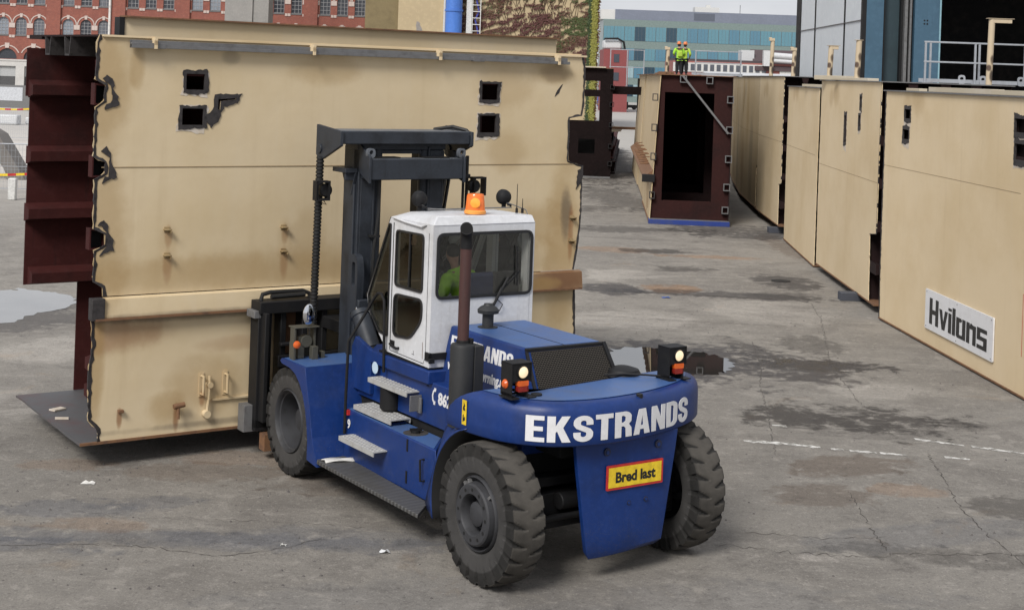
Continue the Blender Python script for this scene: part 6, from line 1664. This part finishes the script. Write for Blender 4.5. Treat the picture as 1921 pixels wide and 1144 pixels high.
from mathutils import noise as mnoise
def yellow_building():
    Y = 140.
    o = thing('rendered_building', 'tall yellow rendered building with a blue duct and a white ladder, overgrown with ivy', 'building', (-14.3, Y, 0), R(1.0))
    YM = paint('ochre_render', (.42, .335, .205), .85, (.30, .235, .15), .35, .25, .05)
    OM = paint('olive_rough_render', (.185, .145, .075), .9, (.11, .085, .045), .6, 1.2, .3)
    W_ = 21.9
    b = MB(); b.box(3.2, W_, 0, 14, 0, 22); b.build('rendered_wall', YM, o)
    b = MB(); b.box(0, 3.2, .4, 14, 0, 22); b.build('rough_wall', OM, o)
    b = MB(); b.add(fill([ragged([(4.8, 8.3), (5.3, 8.2), (5.55, 8.9), (5.3, 9.7), (4.95, 9.9), (5.0, 9.0)], .2, .06)], .01), facing_rear(0, -.001, 0)); b.add(fill([ragged(rect(6.3, 6.4, 8.8, 6.7), .15, .12)], .01), facing_rear(0, -.001, 0)); b.build('bare_patch', paint('bare_grey_render', (.25, .23, .21), .9), o)
    BL = paint('blue_duct_paint', (.06, .17, .52), .4, (.04, .11, .38), .4, .5)
    b = MB(); b.cyl((8.55, -.9, 0), (8.55, -.9, 22), .80, n=28); 
    for z in (5, 10.9, 17): b.cyl((8.55, -.9, z), (8.55, -.9, z + .18), .88, n=28)
    b.build('blue_duct', BL, o)
    b = MB(); b.box(7.55, 7.72, -.5, 0, 0, 22); b.build('side_bracket', M['plastic_white'], o)
    b = MB(); b.box(9.75, 10.25, -.6, -.2, 7.2, 22); b.build('white_panel', M['plastic_white'], o)
    b = MB(); b.box(9.78, 10.22, -.6, -.2, 3, 7.18); b.build('red_panel', flat('red_panel_paint', (.40, .03, .05), .5), o)
    b = MB(); b.box(10.28, 10.36, -.55, -.45, 0, 22); b.box(11.05, 11.13, -.55, -.45, 0, 22)
    for i in range(34): b.box(10.36, 11.05, -.54, -.48, .4 + i * .62, .47 + i * .62)
    b.build('ladder', M['plastic_white'], o)
    b = MB(); b.tube([(10.5, -.2, 22), (10.9, -.25, 14), (10.7, -.25, 12), (10.95, -.3, 11), (10.6, -.3, 10.2), (10.9, -.3, 9), (10.7, -.3, 6)], .09, 6); b.build('blue_cable', flat('blue_cable_paint', (.06, .07, .35), .6), o)
    # climbing ivy
    rnd = random.Random(3)
    iv = thing('climbing_ivy', 'dark red and green ivy spreading over the yellow rendered wall right of the ladder', 'ivy', (-14.3, Y, 0), R(1.0))
    P = {'r': [], 'g': [], 'o': []}
    for i in range(60000):
        x = rnd.uniform(9.0, 21.6); z = rnd.uniform(5.0, 15.0)
        n1 = mnoise.noise(Vector((x * .55 + z * .3, z * 2.6 - x * .9, 0)))
        n2 = mnoise.noise(Vector((x * 1.9 + 7, z * 5.5 - x * 1.6, 3)))
        dens = .16 + .20 * (11.5 - z) / 5
        if x > 14 and z > 11.0: dens -= .28
        if x < 11.2 and z < 11 and x > 9: dens += .15
        if x > 20: dens += .15
        if n1 + .9 * n2 + dens < .17: continue
        g_ = mnoise.noise(Vector((x * .22 + 20, z * .45, 5))) + (.5 if (x > 18.8 and 9 < z < 10.8) else 0) + (.42 if (14 < x < 17.5 and z < 8.2) else 0) + (.3 if z > 12.2 else 0) - .05
        g_ += rnd.gauss(0, .16)
        k = 'g' if g_ > .30 else ('o' if g_ > .02 else 'r')
        P[k].append((x, -.06 - rnd.random() * .12, z))
    for k, nm, c in (('r', 'red_leaves', (.10, .034, .028)), ('g', 'green_leaves', (.065, .085, .022)), ('o', 'brown_leaves', (.12, .062, .032))):
        b = MB(); leaves(b, P[k][:9000], .04, .10, rnd, (0, -1, 0)); b.build(nm, flat('ivy_' + nm, c, .7), iv, smooth=0)
    b = MB()
    for i in range(46):
        x = rnd.uniform(12.5, 20.5); z = 15.
        pts = [(x, -.05, z)]
        for j in range(14):
            x += rnd.uniform(-.35, .25); z -= rnd.uniform(.2, .7); pts.append((x, -.05, z))
        b.tube(pts, .022, 4)
    b.build('bare_stems', flat('ivy_stem', (.10, .065, .04), .9), iv, smooth=0)
    cv = thing('climbing_vine', 'bright yellow-green vine climbing the right corner of the yellow building', 'vine', (-14.3, Y, 0), R(1.0))
    b, b2, b3 = MB(), MB(), MB()
    pts, pts2, pts3 = [], [], []
    for i in range(9000):
        z = rnd.uniform(0, 17); a = mnoise.noise(Vector((z * .8, 2, 1))) * .25
        pts.append((22.0 + a * .6 + rnd.gauss(0, .13), -.1 - rnd.random() * .35, z))
        if rnd.random() < .6: pts2.append((21.68 + a * .5 + rnd.gauss(0, .11), -.15 - rnd.random() * .2, z))
        if rnd.random() < .35: pts3.append((22.3 + a * .6 + rnd.gauss(0, .12) + (.35 if 13 < z < 15 else 0), -.0 + rnd.random() * .4, z))
    leaves(b, pts, .05, .11, rnd, (0, -1, 0)); b.build('leaves', flat('vine_leaf', (.26, .25, .045), .65), cv, smooth=0)
    leaves(b2, pts2, .05, .11, rnd, (-.4, -1, 0)); b2.build('dark_leaves', flat('vine_dark_leaf', (.035, .06, .015), .7), cv, smooth=0)
    leaves(b3, pts3, .05, .11, rnd, (.4, -1, 0)); b3.build('russet_leaves', flat('vine_russet_leaf', (.20, .10, .03), .7), cv, smooth=0)
    b = MB(); b.tube([(22.0, -.05, 0), (22.1, -.08, 6), (22.0, -.06, 12), (22.1, -.05, 17)], .08, 6); b.build('stem', M['timber'], cv)
yellow_building()

def glass_building():
    Y = 300.; s = Y / 2740.
    x0 = (1128 - 960) * s; x1 = (1540 - 960) * s
    o = thing('glass_office', 'long office building with teal glass bands and a grey roof storey', 'building', (x0, Y, 0))
    L = x1 - x0
    TE = paint('teal_glass_spandrel', (.165, .215, .205), .25, (.14, .185, .18), .4, .3, 0.)
    GR = paint('grey_roof_cladding', (.16, .18, .23), .5, (.13, .145, .18), .4, .3, 0.)
    b = MB(); b.box(0, L, 0, 14, 0, 16.9); b.build('facade', TE, o)
    b = MB(); b.box(2.4, L + 2, .3, 13, 16.9, 19.0); b.build('roof_storey', GR, o)
    b = MB(); b.box(-.5, 3, .5, 12, 16.9, 18.9); b.box(19, 24, 2, 6, 19.0, 20.1); b.box(21.3, 22.2, 2.3, 3, 20.1, 20.6); b.build('roof_plant', M['plastic_white'], o)
    b = MB(); b.box(18.6, 22.9, .28, .3, 17.2, 18.7); b.build('vent_louvre', flat('grey_louvre', (.10, .115, .15), .6), o)
    b = MB(); b.cyl((28.6, 4, 19), (28.6, 4, 20.9), .06); b.build('mast_pole', M['galv'], o)
    PN = [flat('pane_teal', (.12, .26, .32), .08), flat('pane_blue', (.10, .22, .30), .1), flat('pane_dark', (.035, .07, .10), .1), flat('pane_pale', (.30, .42, .46), .1)]
    rnd = random.Random(9)
    protos = []
    for k in range(4):
        b = MB(); b.box(.03, 2.1, -.06, 0, 0, 1); p = b.build('window', PN[k], o, smooth=0)
        b = MB(); b.box(0, .04, -.1, 0, 0, 1); b.box(.70, .73, -.075, 0, 0, 1); b.box(1.40, 1.43, -.075, 0, 0, 1); b.build('mullion', M['galv'], p, smooth=0)
        protos.append(p)
    first = [True] * 4
    n = int(L / 2.15)
    for z0, h, w_ in ((12.6, 2.9, (6, 3, 1, 1)), (8.6, 2.4, (3, 4, 5, 2)), (5.0, 2.3, (1, 3, 5, 2)), (1.2, 2.4, (1, 2, 6, 1))):
        for i in range(n):
            k = rnd.choices(range(4), w_)[0]
            p = protos[k] if first[k] else copy_tree(protos[k], o)
            first[k] = False
            p.location = (i * 2.15 + .1, 0, z0); p.scale = (1, 1, h)
glass_building()

def low_buildings():
    Y = 225.; s = Y / 2740.
    X = lambda u: (u - 960.5) * s
    o = thing('low_brick_building', 'long low red building with a white window band in front of the glass office', 'building', (X(1262), Y, 0))
    RD = paint('faded_red_brick', (.30, .115, .10), .85, (.22, .085, .075), .4, .5)
    L = X(1540) - X(1262)
    b = MB(); b.box(0, L, 0, 12, 0, 8.0); b.build('wall', RD, o)
    b = MB(); b.box(0, L * .62, -.12, 0, 6.35, 7.75); b.build('white_band', M['plastic_white'], o)
    b = MB(); b.box(0, L * .62, .0, 8, 8.0, 8.35); b.build('roof_edge', flat('dark_roof', (.07, .055, .06), .8), o)
    b = MB(); b.prism([(0, 6.9), (0, 7.5), (5, 10.2), (5.4, 6.9)], lambda u, v, w_: (w_, -.3 + u, v), L * .55, L); b.build('dark_roof', flat('dark_sheet_roof', (.085, .06, .065), .8), o)
    b = MB(); w0 = None
    for i in range(14):
        if w0 is None:
            t = MB(); t.box(0, .62, -.16, -.12, 6.55, 7.55); w_ = t.build('window', flat('dark_small_pane', (.10, .11, .13), .2), o, smooth=0); w0 = w_
        else: w_ = copy_tree(w0, o)
        w_.location = (.7 + i * 1.0, 0, 0)
    b.b.free()
    b = MB(); b.cyl((L * .64, -.8, 9.3), (L * .97, -.8, 9.0), .45); b.cyl((L * .66, -.8, 8.5), (L * .90, -.8, 8.3), .3); b.box(L * .60, L * .66, -1.4, -.2, 7.6, 10.0); b.box(L * .47, L * .56, 2, 5, 8.3, 10.0); b.build('roof_duct', M['tarp'], o)
    b = MB(); b.box(L * .72, L * .84, -.1, 0, 4.6, 7.0); b.box(L * .88, L * .97, -.1, 0, 4.8, 6.5); b.build('white_doors', M['plastic_white'], o)
    t = thing('site_tent', 'long white tarpaulin tent roof below the low red building', 'tent', (X(1268), 190, 0))
    b = MB(); b.prism([(0, 5.4), (0, 6.0), (3, 6.3), (6, 5.4)], lambda u, v, w_: (w_, u, v), 0, 19); b.build('tent_roof', M['tarp'], t)
    b = MB(); b.box(0, 19, .4, .5, 0, 5.4); b.build('tent_wall', M['tarp'], t)
    # red block with a white roof unit, by the vine
    o = thing('low_brick_building', 'small dark red brick house end beside the bright vine', 'building', (X(1136), 215, 0))
    W_ = X(1168) - X(1136)
    b = MB(); b.box(-1, W_, 0, 10, 0, 9.2); b.build('wall', paint('dark_red_brick', (.22, .06, .06), .85, (.15, .045, .045), .4, .5), o)
    for z in (7.3, 4.6):
        b = MB(); b.box(.5, 1.3, -.06, 0, z, z + 1.2); b.build('window', flat('small_dark_pane', (.07, .08, .1), .2), o)
    b = MB(); b.box(-1, 1.7, .5, 5, 9.2, 10.6); b.build('roof_unit', M['tarp'], o, .3)
    b = MB(); b.tube([(-1, .2, 10.7), (1.0, .2, 10.8), (1.9, .2, 10.3), (2.1, .2, 9.2)], .16, 8); b.build('roof_pipe', M['black'], o)
low_buildings()

# blue skip and site clutter seen down the alley
b = MB(); b.box(0, 3.4, 0, 2.4, .3, 2.6); 
for i in range(6): b.box(.1 + i * .6, .2 + i * .6, -.06, 0, .3, 2.6)
b.box(0, 3.4, -.1, 0, 2.5, 2.65)
t = b.build('skip', M['cont_blue'], None, loc=(13.9, 234, 0)); tag(t, 'bright blue steel skip far down the alley', 'skip')
b = MB(); b.box(0, 2.6, 0, 1.2, .3, .75); b.box(.2, 1.2, .1, 1.1, .75, 1.2)
for x in (.3, .9, 2.2): b.cyl((x, -.05, .35), (x, .2, .35), .35, n=14); b.cyl((x, 1.0, .35), (x, 1.25, .35), .35, n=14)
t = b.build('trailer', M['black'], None, loc=(17.5, 233, 0)); tag(t, 'low black flat trailer beside the blue skip', 'trailer')
b = MB(); b.tube([(0, 0, 0), (0, 0, 1.6)], .05, 6); b.tube([(.35, 0, 0), (.35, 0, 1.6)], .05, 6); b.box(-.05, .4, -.03, .03, 1.5, 1.58)
t = b.build('white_barrier', M['plastic_white'], None, loc=(7.2, 104, 0)); tag(t, 'white tube barrier at the far end of the alley', 'barrier')

# ------------------------------------------------------------------ yard at the far left
def fence_panel(x, y, yaw, L, h, label):
    o = thing('site_fence', label, 'fence', (x, y, 0), yaw, 'wire site fence panels on the far left')
    b = MB(); b.tube([(0, 0, .05), (0, 0, h), (L, 0, h), (L, 0, .05)], .025, 6); b.bar((0, 0, .2), (L, 0, .2), .03, .03); b.bar((0, 0, h * .55), (L, 0, h * .55), .025, .025); b.build('frame', M['railing'], o)
    b = MB(); k = int(L / .13)
    for i in range(1, k): b.bar((L * i / k, 0, .2), (L * i / k, 0, h), .008, .008)
    for i in range(1, 7): b.bar((0, 0, .2 + (h - .2) * i / 7), (L, 0, .2 + (h - .2) * i / 7), .008, .008)
    b.build('wire_mesh', M['railing'], o, smooth=0)
    b = MB()
    for u in (0, L): b.box(u - .35, u + .35, -.12, .12, 0, .13)
    b.build('concrete_foot', flat('concrete_foot_grey', (.3, .29, .28), .9), o, .02)
fence_panel(-32.2, 90., R(2), 3.4, 2.0, 'wire site fence panel in front of the brick building base, farthest of the fence panels')
fence_panel(-36.0, 90.2, R(-2), 3.4, 2.0, 'wire site fence panel at the picture edge behind the barrier tape')
fence_panel(-22.6, 55.0, R(12), 6.6, 1.9, 'wire site fence panel nearest the carried girder section')
def tape(p, q, z, label):
    p, q = Vector((*p, z)), Vector((*q, z)); d = q - p; n = int(d.length / .32)
    o = thing('barrier_tape', label, 'barrier tape', p)
    A, B = MB(), MB()
    for i in range(n):
        sag = lambda t: -.25 * 4 * t * (1 - t)
        t0, t1 = i / n, (i + 1) / n
        a = d * t0 + Vector((0, 0, sag(t0))); c = d * t1 + Vector((0, 0, sag(t1)))
        (A if i % 2 else B).bar(a, c, .01, .09)
    A.build('red_stripe', M['red'], o, smooth=0); B.build('yellow_stripe', M['yellow'], o, smooth=0)
tape((-30, 80.0), (-25.2, 80.5), 2.55, 'red and yellow barrier tape, the farther length at the left edge')
tape((-24, 54.6), (-16.6, 53.9), 1.05, 'red and yellow barrier tape, the nearer length tied to the white post')
b = MB(); b.box(-.14, .14, -.12, .12, 0, .8); t = b.build('barrier_post', M['plastic_white'], None, .03, loc=(-18.1, 53.4, 0)); tag(t, 'short white plastic post holding the barrier tape', 'post')
def arch_block():
    b = MB(); pts = [(-1.5, 0), (-1.2, 0)] + arc(0, 0, 1.1, 1.0, 180, 0, 12) + [(1.25, 0), (1.9, 0), (.7, 1.9), (.35, 2.1), (-1.0, 2.1)]
    b.prism(pts, lambda u, v, w_: (u, w_, v), 0, 1.2); t = b.build('concrete_arch', paint('weathered_concrete_arch', (.16, .15, .14), .9, (.08, .075, .07), .6, 2), None, loc=(-22.4, 62, 0)); tag(t, 'weathered grey concrete arch block behind the barrier tape', 'block')
arch_block()
t = thing('site_hoarding', 'grey site hoarding with a white notice before the brick building', 'hoarding', (-57, 140, 0))
b = MB(); b.box(0, 14, 0, .1, 0, 2.4); b.build('board_wall', flat('grey_hoarding', (.17, .17, .17), .8), t)
b = MB(); b.box(7.0, 10.2, -.04, 0, .9, 2.2); b.build('notice', flat('white_notice', (.55, .57, .6), .6), t)
b = MB()
for i, (x, y, s) in enumerate(((-41.5, 112, .8), (-39.6, 113, .6), (-38.2, 111, .9), (-36.7, 112.5, .5))): b.box(x - s, x + s, y - .5, y + .5, 0, .3 + .5 * s)
t = b.build('rubble_heap', M['tarp'], None, .1); tag(t, 'pale heap of wrapped building material behind the site fences', 'heap')

# ------------------------------------------------------------------ litter
def litter(p, label, s, mat='cloth', h=.03):
    rnd = random.Random(label); b = MB()
    b.grid([[(s * (i - 2) * .5 + rnd.uniform(-.01, .01), s * (j - 1) * .45 + rnd.uniform(-.01, .01), .006 + h * rnd.random() * (1 if 0 < i < 4 else .2)) for j in range(3)] for i in range(5)])
    t = b.build('litter', M[mat], None, solid=.005, smooth=0, loc=p); tag(t, label, 'litter')
litter((-5.1, 18.19, 0), 'white crushed scrap lying on the concrete at the left', .085)
litter((-1.21, 15.98, 0), 'crumpled clear white plastic cup on the concrete below the running board', .055, 'tarp', .05)
litter((-2.34, 16.1, 0), 'small white fleck of paper left of the plastic cup', .03)
litter((3.9, 35.2, 0), 'bluish scrap lying by the dark wet strip across the yard', .1, 'cont_blue')
b = MB(); b.cyl((0, 0, .002), (0, 0, .012), .26, n=24); b.cyl((0, 0, .012), (0, 0, .015), .06, n=12); t = b.build('drain_cover', M['black'], None, loc=(7.35, 38.9, 0)); tag(t, 'round black drain cover in the damp patch beside the row', 'drain cover')

# ------------------------------------------------------------------ pieces that lie apart become parts of their own
def split_pieces(skip):
    import numpy as np
    for o in list(COL.objects):
        if o.type != 'MESH' or o.parent is None or any(k in o.name for k in skip): continue
        me = o.data
        if me.users > 1 or len(me.vertices) > 12000: continue
        nv = len(me.vertices); ed = np.empty(len(me.edges) * 2, int); me.edges.foreach_get('vertices', ed); ed = ed.reshape(-1, 2)
        co = np.empty(nv * 3); me.vertices.foreach_get('co', co); co = co.reshape(-1, 3)
        par = list(range(nv))
        def find(i):
            while par[i] != i: par[i] = par[par[i]]; i = par[i]
            return i
        for a, c in ed: par[find(a)] = find(c)
        key = {}
        for i, p in enumerate(np.round(co, 4)):      # faces that share a corner belong together
            t = tuple(p)
            if t in key: par[find(i)] = find(key[t])
            else: key[t] = i
        root = np.array([find(i) for i in range(nv)])
        ids, isl = np.unique(root, return_inverse=True); k = len(ids)
        if k < 2 or k > 400: continue
        lo = np.full((k, 3), 1e9); hi = np.full((k, 3), -1e9)
        np.minimum.at(lo, isl, co); np.maximum.at(hi, isl, co)
        size = (hi - lo).max(axis=1)
        cl = list(range(k))
        def fc(i):
            while cl[i] != i: cl[i] = cl[cl[i]]; i = cl[i]
            return i
        for i in range(k):
            gap = np.maximum(0, np.maximum(lo[i] - hi, lo - hi[i])); d = np.sqrt((gap ** 2).sum(axis=1))
            for j in np.nonzero(d < .5 * np.maximum(size[i], size))[0]: cl[fc(i)] = fc(int(j))
        grp = [fc(i) for i in range(k)]; gs = sorted(set(grp))
        if len(gs) < 2 or len(gs) > 40: continue
        name = o.name.split('.')[0]
        for gi, g in enumerate(gs):
            b = bmesh.new(); b.from_mesh(me); b.verts.ensure_lookup_table()
            bmesh.ops.delete(b, geom=[b.verts[i] for i in range(nv) if grp[isl[i]] != g], context='VERTS')
            m2 = bpy.data.meshes.new(name); b.to_mesh(m2); b.free(); m2.materials.append(me.materials[0])
            if gi == 0: keep = m2
            else:
                c = o.copy(); c.data = m2; c.name = name; COL.objects.link(c)
        o.data = keep
split_pieces(('leaves', 'stems', 'lettering', 'stone_trim', 'wire_mesh', 'stripe', 'window', 'jacket', 'body', 'gravel', 'tread_stud', 'roof_duct', 'roof_plant', 'bars', 'number', 'scratch', 'dark_interior', 'chassis', 'shutter', 'plinth', 'pane', 'face_features', 'pictogram'))
